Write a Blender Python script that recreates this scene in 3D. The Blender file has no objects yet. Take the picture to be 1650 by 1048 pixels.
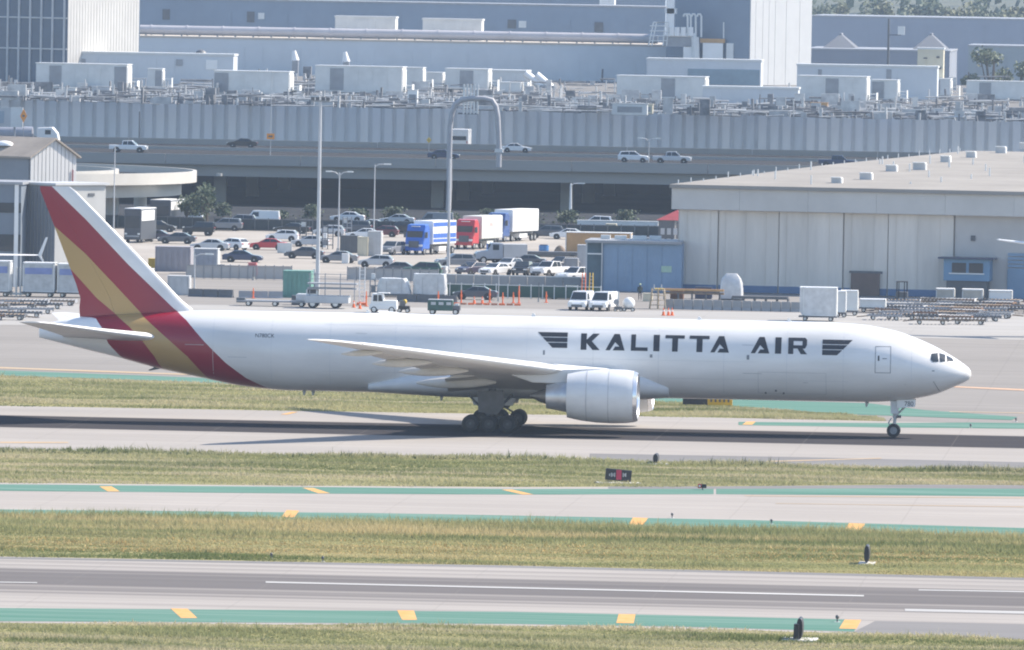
import bpy, bmesh, math, random
import numpy as np
from mathutils import Vector, Matrix
R = math.radians
rnd = random.Random(7)
scene = bpy.context.scene
col = scene.collection

# ------------------------------------------------------------------ camera
CAM_H, FPX, YAW, ROLL, HORIZON = 36.5, 16240.0, R(4.2), R(1.0), -60.0
_p = math.atan((524 - HORIZON) / FPX)
FW = Vector((-math.sin(YAW) * math.cos(_p), math.cos(YAW) * math.cos(_p), -math.sin(_p)))
_r0 = Vector((math.cos(YAW), math.sin(YAW), 0))
_u0 = _r0.cross(FW)
RT = _r0 * math.cos(ROLL) + _u0 * math.sin(ROLL)
UP = RT.cross(FW)
CP = Vector((0, 0, CAM_H))
cam = bpy.data.cameras.new('camera')
cam.sensor_width = 36
cam.lens = FPX / 1650 * 36
cam.clip_start, cam.clip_end = 1, 20000
camo = bpy.data.objects.new('camera', cam)
camo.matrix_world = Matrix.Translation(CP) @ Matrix((RT, UP, -FW)).transposed().to_4x4()
col.objects.link(camo)
scene.camera = camo

# ------------------------------------------------------------------ sky, sun, exposure
SUN_EL, SUN_AZ = R(44), R(27)          # azimuth counted from +X (along the runway) towards +Y
world = bpy.data.worlds.new('World')
scene.world = world
world.use_nodes = True
wn = world.node_tree
sky = wn.nodes.new('ShaderNodeTexSky')
sky.sky_type = 'NISHITA'
sky.sun_disc = False
sky.sun_elevation = SUN_EL
sky.sun_rotation = R(90) - SUN_AZ
sky.air_density, sky.dust_density, sky.ozone_density = 1.0, 0.7, 1.8
wn.links.new(sky.outputs[0], wn.nodes['Background'].inputs[0])
wn.nodes['Background'].inputs[1].default_value = 0.15
sl = bpy.data.lights.new('sun', 'SUN')
sl.energy, sl.angle, sl.color = 5.0, R(0.53), (1.0, 0.9, 0.77)
so = bpy.data.objects.new('sun', sl)
so.location = (300, 300, 300)
sd = Vector((math.cos(SUN_EL) * math.cos(SUN_AZ), math.cos(SUN_EL) * math.sin(SUN_AZ), math.sin(SUN_EL)))
so.rotation_euler = sd.to_track_quat('Z', 'Y').to_euler()
col.objects.link(so)
vs = scene.view_settings
vs.view_transform, vs.look, vs.exposure, vs.gamma = 'Standard', 'None', 0.7, 1.0
vs.use_curve_mapping = False
scene.cycles.use_denoising = True
scene.cycles.max_bounces = 6
scene.cycles.volume_bounces = 1
scene.cycles.filter_width = 2.0

HAZE = 0.00006
# ------------------------------------------------------------------ pixels of the 1650x1048 photograph to places
def ray(px, py):
    return FW + RT * ((px - 825) / FPX) - UP * ((py - 524) / FPX)
def G(px, py, z=0.0):
    d = ray(px, py)
    return CP + d * ((z - CAM_H) / d.z)
def P(px, py, Y):
    d = ray(px, py)
    return CP + d * (Y / d.y)
def ext(px0, px1, pyt, pyb, Y):
    pm, xm = (pyt + pyb) / 2, (px0 + px1) / 2
    return P(px0, pm, Y).x, P(px1, pm, Y).x, P(xm, pyb, Y).z, P(xm, pyt, Y).z
def gext(px0, px1, pyt, pyb, z=0.0):
    """centre x, y, width, height of an upright thing that stands at pixel row pyb"""
    g = G((px0 + px1) / 2, pyb, z)
    a, b = P(px0, pyb, g.y).x, P(px1, pyb, g.y).x
    return (a + b) / 2, g.y, b - a, P((px0 + px1) / 2, pyt, g.y).z - z

# ------------------------------------------------------------------ materials
MATS = {}
def mat(name, c, rough=0.6, var=0.12, scale=1.0, metal=0.0, stretch=None, c2=None, coat=0.0, bump=0.0, spec=0.5):
    if name in MATS: return MATS[name]
    m = bpy.data.materials.new(name); m.use_nodes = True
    nt = m.node_tree; b = nt.nodes['Principled BSDF']
    tc = nt.nodes.new('ShaderNodeTexCoord'); mp = nt.nodes.new('ShaderNodeMapping')
    nz = nt.nodes.new('ShaderNodeTexNoise'); nz.inputs['Scale'].default_value = scale
    nz.inputs['Detail'].default_value = 6; nz.inputs['Roughness'].default_value = 0.65
    if stretch: mp.inputs['Scale'].default_value = stretch
    nt.links.new(tc.outputs['Object'], mp.inputs[0]); nt.links.new(mp.outputs[0], nz.inputs['Vector'])
    mx = nt.nodes.new('ShaderNodeMix'); mx.data_type = 'RGBA'
    rp = nt.nodes.new('ShaderNodeMapRange'); rp.inputs[1].default_value = 0.3; rp.inputs[2].default_value = 0.7
    nt.links.new(nz.outputs['Fac'], rp.inputs[0]); nt.links.new(rp.outputs[0], mx.inputs['Factor'])
    ca = [max(0, x * (1 - var)) for x in c]; cb = [min(1, x * (1 + var)) for x in c]
    if c2: ca, cb = list(c), list(c2)
    mx.inputs['A'].default_value = (*ca, 1); mx.inputs['B'].default_value = (*cb, 1)
    nt.links.new(mx.outputs['Result'], b.inputs['Base Color'])
    b.inputs['Roughness'].default_value = rough; b.inputs['Metallic'].default_value = metal
    b.inputs['Specular IOR Level'].default_value = spec
    b.inputs['Coat Weight'].default_value = coat
    if bump:
        bp = nt.nodes.new('ShaderNodeBump'); bp.inputs['Strength'].default_value = bump
        nt.links.new(nz.outputs['Fac'], bp.inputs['Height']); nt.links.new(bp.outputs[0], b.inputs['Normal'])
    MATS[name] = m
    return m

WHITE = mat('white_paint', (.78, .78, .77), .45, .05, .4)
OFFW = mat('off_white_metal', (.66, .67, .66), .55, .1, .5)
LGREY = mat('light_grey_metal', (.48, .49, .5), .55, .12, .5)
GREY = mat('grey_metal', (.28, .29, .31), .55, .15, .6)
DGREY = mat('dark_grey_metal', (.1, .105, .115), .5, .2, .8)
BLACK = mat('black_rubber', (.022, .022, .024), .75, .2, 2.0)
GLASS = mat('dark_glass', (.03, .04, .05), .08, .1, 1.0)
STEEL = mat('bare_steel', (.55, .56, .58), .35, .1, 1.0, metal=.85)
CONC = mat('concrete', (.42, .41, .385), .85, .14, .25)
ORANGE = mat('orange_plastic', (.85, .17, .04), .5, .08, 2.0)
YELLOW = mat('yellow_paint', (.75, .5, .05), .5, .1, 1.0)
RED = mat('red_paint', (.5, .02, .03), .35, .08, 1.0, coat=.4)
BLUEP = mat('blue_paint', (.02, .12, .5), .35, .1, 1.0, coat=.4)
NAVY = mat('navy_paint', (.02, .04, .1), .35, .1, 1.0, coat=.4)
BLKP = mat('black_paint', (.015, .016, .018), .3, .1, 1.0, coat=.4)
GRNP = mat('dark_green_paint', (.03, .09, .075), .5, .15, 1.0)
SILV = mat('silver_paint', (.5, .52, .54), .35, .06, 1.0, coat=.3)
CARW = mat('car_white_paint', (.75, .76, .77), .35, .04, 1.0, coat=.4)
TAN = mat('tan_boards', (.48, .29, .13), .7, .15, .5)
WOOD = mat('weathered_timber', (.2, .15, .11), .8, .3, 2.0)
WRAP = mat('plastic_wrap', (.58, .585, .59), .3, .15, 1.5, bump=.6)
LAMP = mat('lamp_lens', (.75, .76, .74), .2, .05, 1.0)
TAILL = mat('tail_lamp', (.4, .02, .02), .3, .05, 1.0)
ALU = mat('brushed_aluminium', (.55, .57, .6), .38, .15, .8, metal=.6)

# ------------------------------------------------------------------ mesh helpers
class MB:
    def __init__(s): s.v, s.f = [], []
    def add(s, vs, fs):
        n = len(s.v); s.v += [tuple(x) for x in vs]; s.f += [tuple(i + n for i in f) for f in fs]; return s
    def box(s, cx, cy, cz, sx, sy, sz, rz=0.0, taper=1.0):
        c, n = math.cos(rz), math.sin(rz); vs = []
        for dz in (-.5, .5):
            t = taper if dz > 0 else 1.0
            for dx, dy in ((-.5, -.5), (.5, -.5), (.5, .5), (-.5, .5)):
                x, y = dx * sx * t, dy * sy * t
                vs.append((cx + x * c - y * n, cy + x * n + y * c, cz + dz * sz))
        return s.add(vs, [(3, 2, 1, 0), (4, 5, 6, 7), (0, 1, 5, 4), (1, 2, 6, 5), (2, 3, 7, 6), (3, 0, 4, 7)])
    def cbox(s, x0, x1, y0, y1, z0, z1):
        return s.box((x0 + x1) / 2, (y0 + y1) / 2, (z0 + z1) / 2, x1 - x0, y1 - y0, z1 - z0)
    def cyl(s, a, b, r0, r1=None, n=12, cap=True):
        a, b = Vector(a), Vector(b); r1 = r0 if r1 is None else r1
        d = (b - a).normalized(); u = d.orthogonal().normalized(); w = d.cross(u)
        vs = []
        for p, r in ((a, r0), (b, r1)):
            for i in range(n):
                t = 2 * math.pi * i / n
                vs.append(p + u * (r * math.cos(t)) + w * (r * math.sin(t)))
        fs = [(i, (i + 1) % n, n + (i + 1) % n, n + i) for i in range(n)]
        if cap: fs += [tuple(range(n - 1, -1, -1)), tuple(range(n, 2 * n))]
        return s.add(vs, fs)
    def loft(s, rings, cap=True):
        n = len(rings[0]); vs = [p for r in rings for p in r]; fs = []
        for k in range(len(rings) - 1):
            for i in range(n):
                j = (i + 1) % n
                fs.append((k * n + i, k * n + j, (k + 1) * n + j, (k + 1) * n + i))
        if cap: fs += [tuple(range(n - 1, -1, -1)), tuple((len(rings) - 1) * n + i for i in range(n))]
        return s.add(vs, fs)
    def tube(s, pts, r, n=8):
        rings = []
        pts = [Vector(p) for p in pts]
        for i, p in enumerate(pts):
            d = (pts[min(i + 1, len(pts) - 1)] - pts[max(i - 1, 0)]).normalized()
            u = d.cross(Vector((0.03, 1, 0.02))).normalized(); w = d.cross(u)
            rr = r[i] if isinstance(r, (list, tuple)) else r
            rings.append([p + u * (rr * math.cos(2 * math.pi * k / n)) + w * (rr * math.sin(2 * math.pi * k / n)) for k in range(n)])
        return s.loft(rings)
    def revx(s, prof, cy, cz, n=32, cap=False):
        """surface of revolution about an axis along X: prof = (x, r)"""
        rings = [[(x, cy + r * math.cos(2 * math.pi * k / n), cz + r * math.sin(2 * math.pi * k / n)) for k in range(n)] for x, r in prof]
        return s.loft(rings, cap)
    def ell(s, c, rx, ry, rz, n=14, m=8, z0=-1.0):
        rings = []
        for i in range(m + 1):
            t = math.asin(z0) + (math.pi / 2 - math.asin(z0)) * i / m
            k = max(math.cos(t), .01)
            rings.append([(c[0] + rx * k * math.cos(2 * math.pi * j / n), c[1] + ry * k * math.sin(2 * math.pi * j / n), c[2] + rz * math.sin(t)) for j in range(n)])
        return s.loft(rings)
    def xz(s, poly, y0, y1, y0b=None, scale1=None):
        """prism of a polygon in x,z between two y"""
        n = len(poly)
        vs = [(x, y0, z) for x, z in poly] + [(x, y1, z) for x, z in poly]
        fs = [tuple(range(n)), tuple(range(2 * n - 1, n - 1, -1))] + [(i, n + i, n + (i + 1) % n, (i + 1) % n) for i in range(n)]
        return s.add(vs, fs)
    def yz(s, poly, x0, x1):
        n = len(poly)
        vs = [(x0, y, z) for y, z in poly] + [(x1, y, z) for y, z in poly]
        fs = [tuple(range(n - 1, -1, -1)), tuple(range(n, 2 * n))] + [(i, (i + 1) % n, n + (i + 1) % n, n + i) for i in range(n)]
        return s.add(vs, fs)
    def xy(s, poly, z0, z1):
        n = len(poly)
        vs = [(x, y, z0) for x, y in poly] + [(x, y, z1) for x, y in poly]
        fs = [tuple(range(n - 1, -1, -1)), tuple(range(n, 2 * n))] + [(i, (i + 1) % n, n + (i + 1) % n, n + i) for i in range(n)]
        return s.add(vs, fs)
    def mesh(s, name, m=None, smooth=False, fix=True):
        me = bpy.data.meshes.new(name)
        me.from_pydata(s.v, [], s.f)
        if fix:
            bm = bmesh.new(); bm.from_mesh(me); bmesh.ops.recalc_face_normals(bm, faces=bm.faces); bm.to_mesh(me); bm.free()
        if m: me.materials.append(m)
        if smooth:
            me.polygons.foreach_set('use_smooth', [True] * len(me.polygons))
            me.set_sharp_from_angle(angle=R(38))
        return me
    def build(s, name, m, parent=None, smooth=False, bevel=0.0):
        o = bpy.data.objects.new(name, s.mesh(name, m, smooth))
        col.objects.link(o)
        if parent is not None: o.parent = parent
        if bevel:
            md = o.modifiers.new('bevel', 'BEVEL'); md.width = bevel; md.segments = 2; md.limit_method = 'ANGLE'
        return o

def inst(name, me, parent=None, loc=(0, 0, 0), rz=0.0, scale=None):
    o = bpy.data.objects.new(name, me); col.objects.link(o)
    if parent is not None: o.parent = parent
    o.location = loc; o.rotation_euler = (0, 0, rz)
    if scale: o.scale = scale
    return o
def tag(o, label=None, cat=None, group=None, kind=None):
    if label: o['label'] = label
    if cat: o['category'] = cat
    if group: o['group'] = group
    if kind: o['kind'] = kind
    return o
def thing(name, label, cat, loc=(0, 0, 0), rz=0.0, group=None):
    o = bpy.data.objects.new(name, None); o.empty_display_size = .5
    col.objects.link(o); o.location = loc; o.rotation_euler = (0, 0, rz)
    return tag(o, label, cat, group)
def copy_tree(o, parent=None):
    c = o.copy(); col.objects.link(c); c.parent = parent
    if parent is not None: c.matrix_parent_inverse = o.matrix_parent_inverse
    for ch in o.children: copy_tree(ch, c)
    return c
def repaint(root, name, m):
    for ch in root.children_recursive:
        if ch.name.split('.')[0] == name:
            ch.material_slots[0].link = 'OBJECT'; ch.material_slots[0].material = m

# ================================================================== the setting: ground, runways, grass
def lay(name, top, bot, z, m, kind='structure', parent=None, label=None):
    """a level sheet between two pixel polylines (far edge, near edge), laid on the ground at height z"""
    xs = sorted(set([p[0] for p in top] + [p[0] for p in bot]))
    it = lambda pl, x: float(np.interp(x, [p[0] for p in pl], [p[1] for p in pl]))
    x0, x1 = max(top[0][0], bot[0][0]), min(top[-1][0], bot[-1][0])
    mb = MB(); vs, fs = [], []
    a = [tuple(G(x, y, z)) for x, y in top]; b = [tuple(G(x, y, z)) for x, y in bot]
    mb.add(a + b[::-1], [tuple(range(len(a) + len(b)))])
    me = bpy.data.meshes.new(name); me.from_pydata(mb.v, [], mb.f)
    bm = bmesh.new(); bm.from_mesh(me); bmesh.ops.triangulate(bm, faces=bm.faces)
    for f in bm.faces:
        if f.normal.z < 0: f.normal_flip()
    bm.to_mesh(me); bm.free(); me.materials.append(m)
    o = bpy.data.objects.new(name, me); col.objects.link(o)
    if parent is not None: o.parent = parent
    elif kind: o['kind'] = kind
    if label: o['label'] = label
    return o

def pavement(name, c, dark, streak=.5, joints=True, rubber=None):
    """concrete with long tyre streaks along the runway, joints every 7.6 m and blotches"""
    m = bpy.data.materials.new(name); m.use_nodes = True; nt = m.node_tree; L = nt.links.new
    b = nt.nodes['Principled BSDF']; b.inputs['Roughness'].default_value = .82; b.inputs['Specular IOR Level'].default_value = 0.0
    tc = nt.nodes.new('ShaderNodeTexCoord')
    def noise(sc, stretch, detail=5):
        mp = nt.nodes.new('ShaderNodeMapping'); mp.inputs['Scale'].default_value = stretch
        n = nt.nodes.new('ShaderNodeTexNoise'); n.inputs['Scale'].default_value = sc; n.inputs['Detail'].default_value = detail
        L(tc.outputs['Object'], mp.inputs[0]); L(mp.outputs[0], n.inputs['Vector'])
        r = nt.nodes.new('ShaderNodeMapRange'); r.inputs[1].default_value = .35; r.inputs[2].default_value = .65
        L(n.outputs['Fac'], r.inputs[0]); return r.outputs[0]
    def mix(f, A, B, fac=1.0):
        x = nt.nodes.new('ShaderNodeMix'); x.data_type = 'RGBA'
        if fac != 1.0:
            mm = nt.nodes.new('ShaderNodeMath'); mm.operation = 'MULTIPLY'; mm.inputs[1].default_value = fac
            L(f, mm.inputs[0]); f = mm.outputs[0]
        L(f, x.inputs['Factor'])
        for k, v in (('A', A), ('B', B)):
            if isinstance(v, tuple): x.inputs[k].default_value = (*v, 1)
            else: L(v, x.inputs[k])
        return x.outputs['Result']
    cc = mix(noise(.05, (1, 1, 1)), tuple(v * .93 for v in c), tuple(min(1, v * 1.06) for v in c))
    cc = mix(noise(.6, (.012, 1, 1)), cc, dark, streak)
    cc = mix(noise(.25, (.1, .8, 1), 8), cc, tuple(v * .75 for v in c), .35)
    if rubber:
        yc, wid, rc, amt, e0, e1, nzk = rubber
        s3 = nt.nodes.new('ShaderNodeSeparateXYZ'); L(tc.outputs['Object'], s3.inputs[0])
        def mt(op, a, b_=None):
            n = nt.nodes.new('ShaderNodeMath'); n.operation = op
            for i, q in enumerate((a, b_)):
                if q is None: continue
                if isinstance(q, (int, float)): n.inputs[i].default_value = q
                else: L(q, n.inputs[i])
            return n.outputs[0]
        d = mt('ABSOLUTE', mt('SUBTRACT', s3.outputs[1], yc)); st_ = noise(.35, (.006, 1, 1), 6)
        d = mt('ADD', d, mt('MULTIPLY', mt('SUBTRACT', st_, .5), wid * nzk))
        f = nt.nodes.new('ShaderNodeMapRange'); f.interpolation_type = 'SMOOTHSTEP'; f.inputs[1].default_value = wid * e0; f.inputs[2].default_value = wid * e1; L(d, f.inputs[0])
        cc = mix(mt('MULTIPLY', f.outputs[0], mt('MULTIPLY_ADD', noise(1.1, (.004, 1, 1), 4), .35)), cc, rc, amt) if False else mix(f.outputs[0], cc, rc, amt)
    if joints:
        sp = nt.nodes.new('ShaderNodeSeparateXYZ'); L(tc.outputs['Object'], sp.inputs[0])
        for ax, per in ((0, 11.4), (1, 7.62)):
            a = nt.nodes.new('ShaderNodeMath'); a.operation = 'PINGPONG'; a.inputs[1].default_value = per / 2; L(sp.outputs[ax], a.inputs[0])
            q = nt.nodes.new('ShaderNodeMath'); q.operation = 'LESS_THAN'; q.inputs[1].default_value = .05; L(a.outputs[0], q.inputs[0])
            cc = mix(q.outputs[0], cc, tuple(v * .55 for v in c), .22 if ax == 0 else .5)
    L(cc, b.inputs['Base Color'])
    return m
PAV_R = pavement('runway_concrete', (.4, .385, .365), (.29, .28, .275), .45)
PAV_T = pavement('taxiway_concrete', (.375, .35, .326), (.3, .28, .262), .5)
PAV_A = pavement('apron_concrete', (.285, .27, .255), (.2, .19, .18), .5)
ASPH = pavement('shoulder_asphalt', (.23, .225, .225), (.16, .16, .16), .5, joints=False)
RUB = pavement('rubber_marked_concrete', (.125, .12, .124), (.085, .083, .087), .6)
RUB2 = pavement('worn_rubber_concrete', (.23, .22, .222), (.155, .15, .152), .6)
GREENP = mat('green_taxi_paint', (.065, .17, .132), .9, .2, .5, stretch=(.05, 1, 1), c2=(.17, .265, .23), spec=0)
YELP = mat('yellow_marking_paint', (.56, .29, .1), .9, .15, 1.2, spec=0, c2=(.6, .38, .19))
WHTP = mat('white_marking_paint', (.3, .3, .3), .8, .2, .5, stretch=(.05, 1, 1), c2=(.56, .56, .55), spec=0)
SOIL = mat('grass_soil', (.2, .2, .09), .95, .3, .08, stretch=(.3, 1, 1), c2=(.3, .27, .14), spec=0)

g = MB(); g.add([(-4000, -300, 0), (4000, -300, 0), (4000, 10500, 0), (-4000, 10500, 0)], [(0, 1, 2, 3)])
tag(g.build('ground', PAV_A), kind='structure')
XL, XR = -700, 2350
def ln(*pts):
    """pixel polyline drawn on to both sides of the frame at its own slope"""
    pts = list(pts); (x0, y0), (x1, y1) = pts[0], pts[1]; (x2, y2), (x3, y3) = pts[-2], pts[-1]
    s = .0195
    return [(XL, y0 + (XL - x0) * s)] + pts + [(XR, y3 + (XR - x3) * s)]
# grass areas (soil sheets), far to near
E_FG_T = ln((0, 606), (300, 616), (700, 636), (1100, 650), (1220, 658), (1350, 668), (1425, 677))[:-1]
E_R2_T = ln((0, 654), (400, 661), (1100, 672), (1425, 679), (1650, 684))
E_R2_B = ln((0, 725), (450, 733), (745, 737), (905, 741), (1080, 746), (1480, 757), (1650, 759))
E_TW_T = ln((0, 778), (500, 783), (825, 785), (1150, 784), (1490, 781), (1650, 782))
E_TW_B = ln((0, 834), (400, 841), (600, 847), (825, 850), (1200, 858), (1490, 866), (1650, 870))
E_R1_T = ln((0, 897), (825, 912), (1650, 931))
E_R1_B = ln((0, 1004), (825, 1009), (1200, 1016), (1400, 1022), (1650, 1031))
E_END = ln((0, 1085), (1650, 1117))
lay('grass_verge_far', E_FG_T, [p for p in E_R2_T if p[0] < 1500 and p[0] <= 1425], .004, SOIL)
lay('grass_verge_middle', E_R2_B, E_TW_T, .004, SOIL)
lay('grass_verge_near', E_TW_B, E_R1_T, .004, SOIL)
lay('grass_verge_foreground', E_R1_B, ln((0, 1300), (1650, 1340)), .004, SOIL)
YF, YN = G(825, 696).y, G(825, 950).y
PAV_F = pavement('runway_far_concrete', (.36, .338, .316), (.28, .262, .246), .45, rubber=(YF, 10.4, (.05, .048, .053), .97, 1.06, .9, .12))
PAV_N = pavement('runway_near_concrete', (.375, .352, .33), (.25, .235, .225), .65, rubber=(YN, 10.5, (.12, .114, .117), .86, 1.6, .4, 1.0))
lay('runway_far', E_R2_T, E_R2_B, .008, PAV_F)
lay('taxiway', E_TW_T, E_TW_B, .008, PAV_T)
lay('runway_near', E_R1_T, E_R1_B, .008, PAV_N)
def strip(name, m, z, a, b, **k): return lay(name, a, b, z, m, **k)
# shoulders, rubber
strip('runway_shoulder', ASPH, .012, ln((0, 898), (825, 911.5), (1650, 931)), ln((0, 901), (825, 915), (1650, 935)))
#strip('runway_rubber_worn', RUB2, .012, ln((0, 918), (825, 931), (1650, 951)), ln((0, 959), (825, 972), (1650, 988)))
#strip('runway_rubber', RUB, .016, ln((0, 925), (825, 937), (1650, 957)), ln((0, 947), (825, 962), (1650, 979)))
#strip('runway_rubber_worn', RUB2, .012, ln((0, 667), (825, 684), (1650, 700)), ln((0, 692), (825, 708), (1650, 724)))
#strip('runway_rubber', RUB, .016, ln((0, 671), (825, 688), (1650, 703)), ln((0, 688), (825, 704), (1650, 720)))
strip('runway_shoulder', ASPH, .012, [(950, 731), (1300, 737), (1650, 745), (XR, 759)], [(950, 743), (1300, 753), (1650, 760), (XR, 774)])
strip('taxiway_shoulder', ASPH, .012, [(980, 784), (1150, 784), (1490, 781), (1650, 782), (XR, 795)], [(980, 789), (1150, 788), (1490, 787), (1650, 788), (XR, 801)])
strip('runway_exit_pavement', ASPH, .012, [(1410, 1001), (1650, 1006), (XR, 1020)], [(1370, 1021), (1650, 1031), (XR, 1045)])
# green painted margins
gp = [
 ([(XL, 967), (0, 980), (825, 986), (1100, 992), (1388, 999)], [(XL, 988), (0, 1001), (825, 1005.5), (1100, 1010), (1376, 1018)]),
 ([(XL, 774), (0, 780.5), (500, 785), (825, 788), (1150, 788)], [(XL, 784), (0, 791), (500, 795.5), (825, 797), (1150, 796.5)]),
 ([(1154, 788), (1490, 787), (1650, 788), (XR, 801)], [(1154, 796.5), (1490, 798.5), (1650, 800), (XR, 813)]),
 ([(XL, 806), (0, 821), (600, 827), (825, 831), (1200, 838), (1650, 851), (XR, 865)], [(XL, 822), (0, 837), (600, 843), (825, 846), (1200, 852), (1650, 864), (XR, 878)]),
 ([(XL, 584), (0, 597), (300, 608), (700, 628), (1100, 641), (1400, 650), (1490, 661), (1640, 672)], [(XL, 592), (0, 605), (300, 615), (700, 635), (1100, 649), (1220, 657), (1350, 667), (1630, 677)]),
 ([(1190, 680), (1425, 682), (1560, 681), (1650, 682), (XR, 694)], [(1190, 685), (1425, 689), (1560, 690), (1650, 691), (XR, 703)]),
]
for a, b in gp: strip('green_painted_margin', GREENP, .02, a, b)
FADE = mat('faded_line_paint', (.46, .33, .2), .9, .15, .3, stretch=(.1, 1, 1), c2=(.42, .35, .27), spec=0)
def quad(name, pts, z, m):
    m = FADE if name == 'taxi_line' and m is YELP else m
    o = lay(name, pts[:2], pts[2:][::-1], z, m); return o
marks = [[(275, 980.5), (302, 981), (318, 996), (292, 996)], [(640, 983.5), (667, 984), (672, 999), (648, 999)],
 [(997, 989.5), (1024, 990), (1021, 1004.5), (993, 1004)], [(1361, 998.5), (1388, 999), (1380, 1013.5), (1352, 1013)],
 [(160, 784), (180, 784), (193, 792), (174, 792)], [(487, 786), (505, 786.5), (532, 795), (513, 795)], [(808, 789), (825, 789), (860, 797), (842, 797)],
 [(462, 822), (482, 823), (474, 834), (453, 834)], [(1020, 834), (1044, 835), (1037, 846), (1013, 846)], [(1368, 843), (1394, 844), (1388, 855), (1362, 855)],
 [(480, 664), (470, 664), (452, 668), (464, 668)], [(1203, 679.5), (1218, 679.5), (1212, 684.5), (1196, 684.5)]]
for q in marks: quad('yellow_hold_marking', q, .026, YELP)
quad('runway_centreline', [(428, 937), (1392, 959.2), (1392, 961.2), (428, 939.2)], .026, WHTP)
quad('runway_centreline', [(1480, 950), (XR, 964), (XR, 966), (1480, 951.6)], .026, WHTP)
quad('runway_edge_line', [(1458, 981.2), (XR, 1000), (XR, 1004.5), (1458, 985)], .026, WHTP)
quad('runway_centreline', [(-700, 928), (60, 938.3), (60, 939.6), (-700, 929.4)], .026, WHTP)
quad('taxi_line', [(XL, 578), (0, 591.5), (0, 594), (XL, 581)], .024, YELP)
quad('taxi_line', [(0, 591.5), (420, 607), (420, 608.6), (0, 594)], .024, YELP)
quad('taxi_line', [(1235, 743), (1420, 738), (1420, 739.2), (1235, 744.5)], .024, YELP)
quad('taxi_line', [(1200, 798.6), (1650, 802), (1650, 803), (1200, 799.4)], .024, YELP)
quad('taxi_line', [(1250, 811), (1650, 816.4), (1650, 817.2), (1250, 811.7)], .024, YELP)
quad('taxi_line', [(1530, 663), (1650, 665.2), (1650, 666.2), (1530, 664)], .024, YELP)
quad('taxi_line', [(0, 712), (110, 712.3), (110, 714), (0, 714.2)], .024, YELP)
quad('taxi_line', [(1530, 622), (1760, 632), (1760, 635), (1530, 624)], .024, mat('faded_orange_stain', (.48, .31, .2), .9, .15, .2))
SHADEASPH = mat('shade_darkened_asphalt', (.05, .052, .056), .9, .25, .05, spec=0)  # asphalt darkened so its colour carries the shade beside the bridge
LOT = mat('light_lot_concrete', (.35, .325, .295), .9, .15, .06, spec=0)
lay('car_park', [(XL, 352), (200, 366), (470, 370), (1000, 380), (1088, 382)], [(XL, 420), (200, 440), (470, 444), (1000, 456), (1088, 458)], .006, LOT)
lay('road_under_bridge', [(-900, 200), (1300, 240)], [(-900, 352), (340, 371), (1090, 385), (1300, 388)], .0065, SHADEASPH)
lay('apron_lane', [(XL, 486), (400, 492), (1000, 500), (1650, 510), (XR, 523)], [(XL, 520), (400, 526), (1000, 536), (1650, 548), (XR, 561)], .006, pavement('apron_lane_concrete', (.38, .37, .355), (.29, .285, .28), .5))

# ------------------------------------------------------------------ grass: blades on the verges (uncountable)
def grass_mat(name, a, b, c):
    m = bpy.data.materials.new(name); m.use_nodes = True; nt = m.node_tree; L = nt.links.new
    bs = nt.nodes['Principled BSDF']; bs.inputs['Roughness'].default_value = .8; bs.inputs['Specular IOR Level'].default_value = .2
    tc = nt.nodes.new('ShaderNodeTexCoord')
    def nz(sc, st, lo=.35, hi=.65):
        mp = nt.nodes.new('ShaderNodeMapping'); mp.inputs['Scale'].default_value = st
        n = nt.nodes.new('ShaderNodeTexNoise'); n.inputs['Scale'].default_value = sc; n.inputs['Detail'].default_value = 4
        L(tc.outputs['Object'], mp.inputs[0]); L(mp.outputs[0], n.inputs[0])
        r = nt.nodes.new('ShaderNodeMapRange'); r.inputs[1].default_value = lo; r.inputs[2].default_value = hi
        L(n.outputs['Fac'], r.inputs[0]); return r.outputs[0]
    x = nt.nodes.new('ShaderNodeMix'); x.data_type = 'RGBA'; L(nz(.09, (.25, 1, .05)), x.inputs['Factor'])
    x.inputs['A'].default_value = (*a, 1); x.inputs['B'].default_value = (*b, 1)
    y = nt.nodes.new('ShaderNodeMix'); y.data_type = 'RGBA'; L(nz(.22, (.12, 1, .05), .44, .64), y.inputs['Factor'])
    L(x.outputs['Result'], y.inputs['A']); y.inputs['B'].default_value = (*c, 1)
    L(y.outputs['Result'], bs.inputs['Base Color'])
    tr = nt.nodes.new('ShaderNodeBsdfTranslucent'); L(y.outputs['Result'], tr.inputs[0])
    ms = nt.nodes.new('ShaderNodeMixShader'); ms.inputs[0].default_value = .45
    L(bs.outputs[0], ms.inputs[1]); L(tr.outputs[0], ms.inputs[2])
    L(ms.outputs[0], nt.nodes['Material Output'].inputs[0])
    return m
GR_A = grass_mat('verge_grass', (.16, .19, .075), (.42, .4, .21), (.55, .48, .32))
GR_B = grass_mat('flowering_verge_grass', (.15, .185, .07), (.4, .385, .19), (.54, .45, .24))
rg = np.random.default_rng(3)
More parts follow.
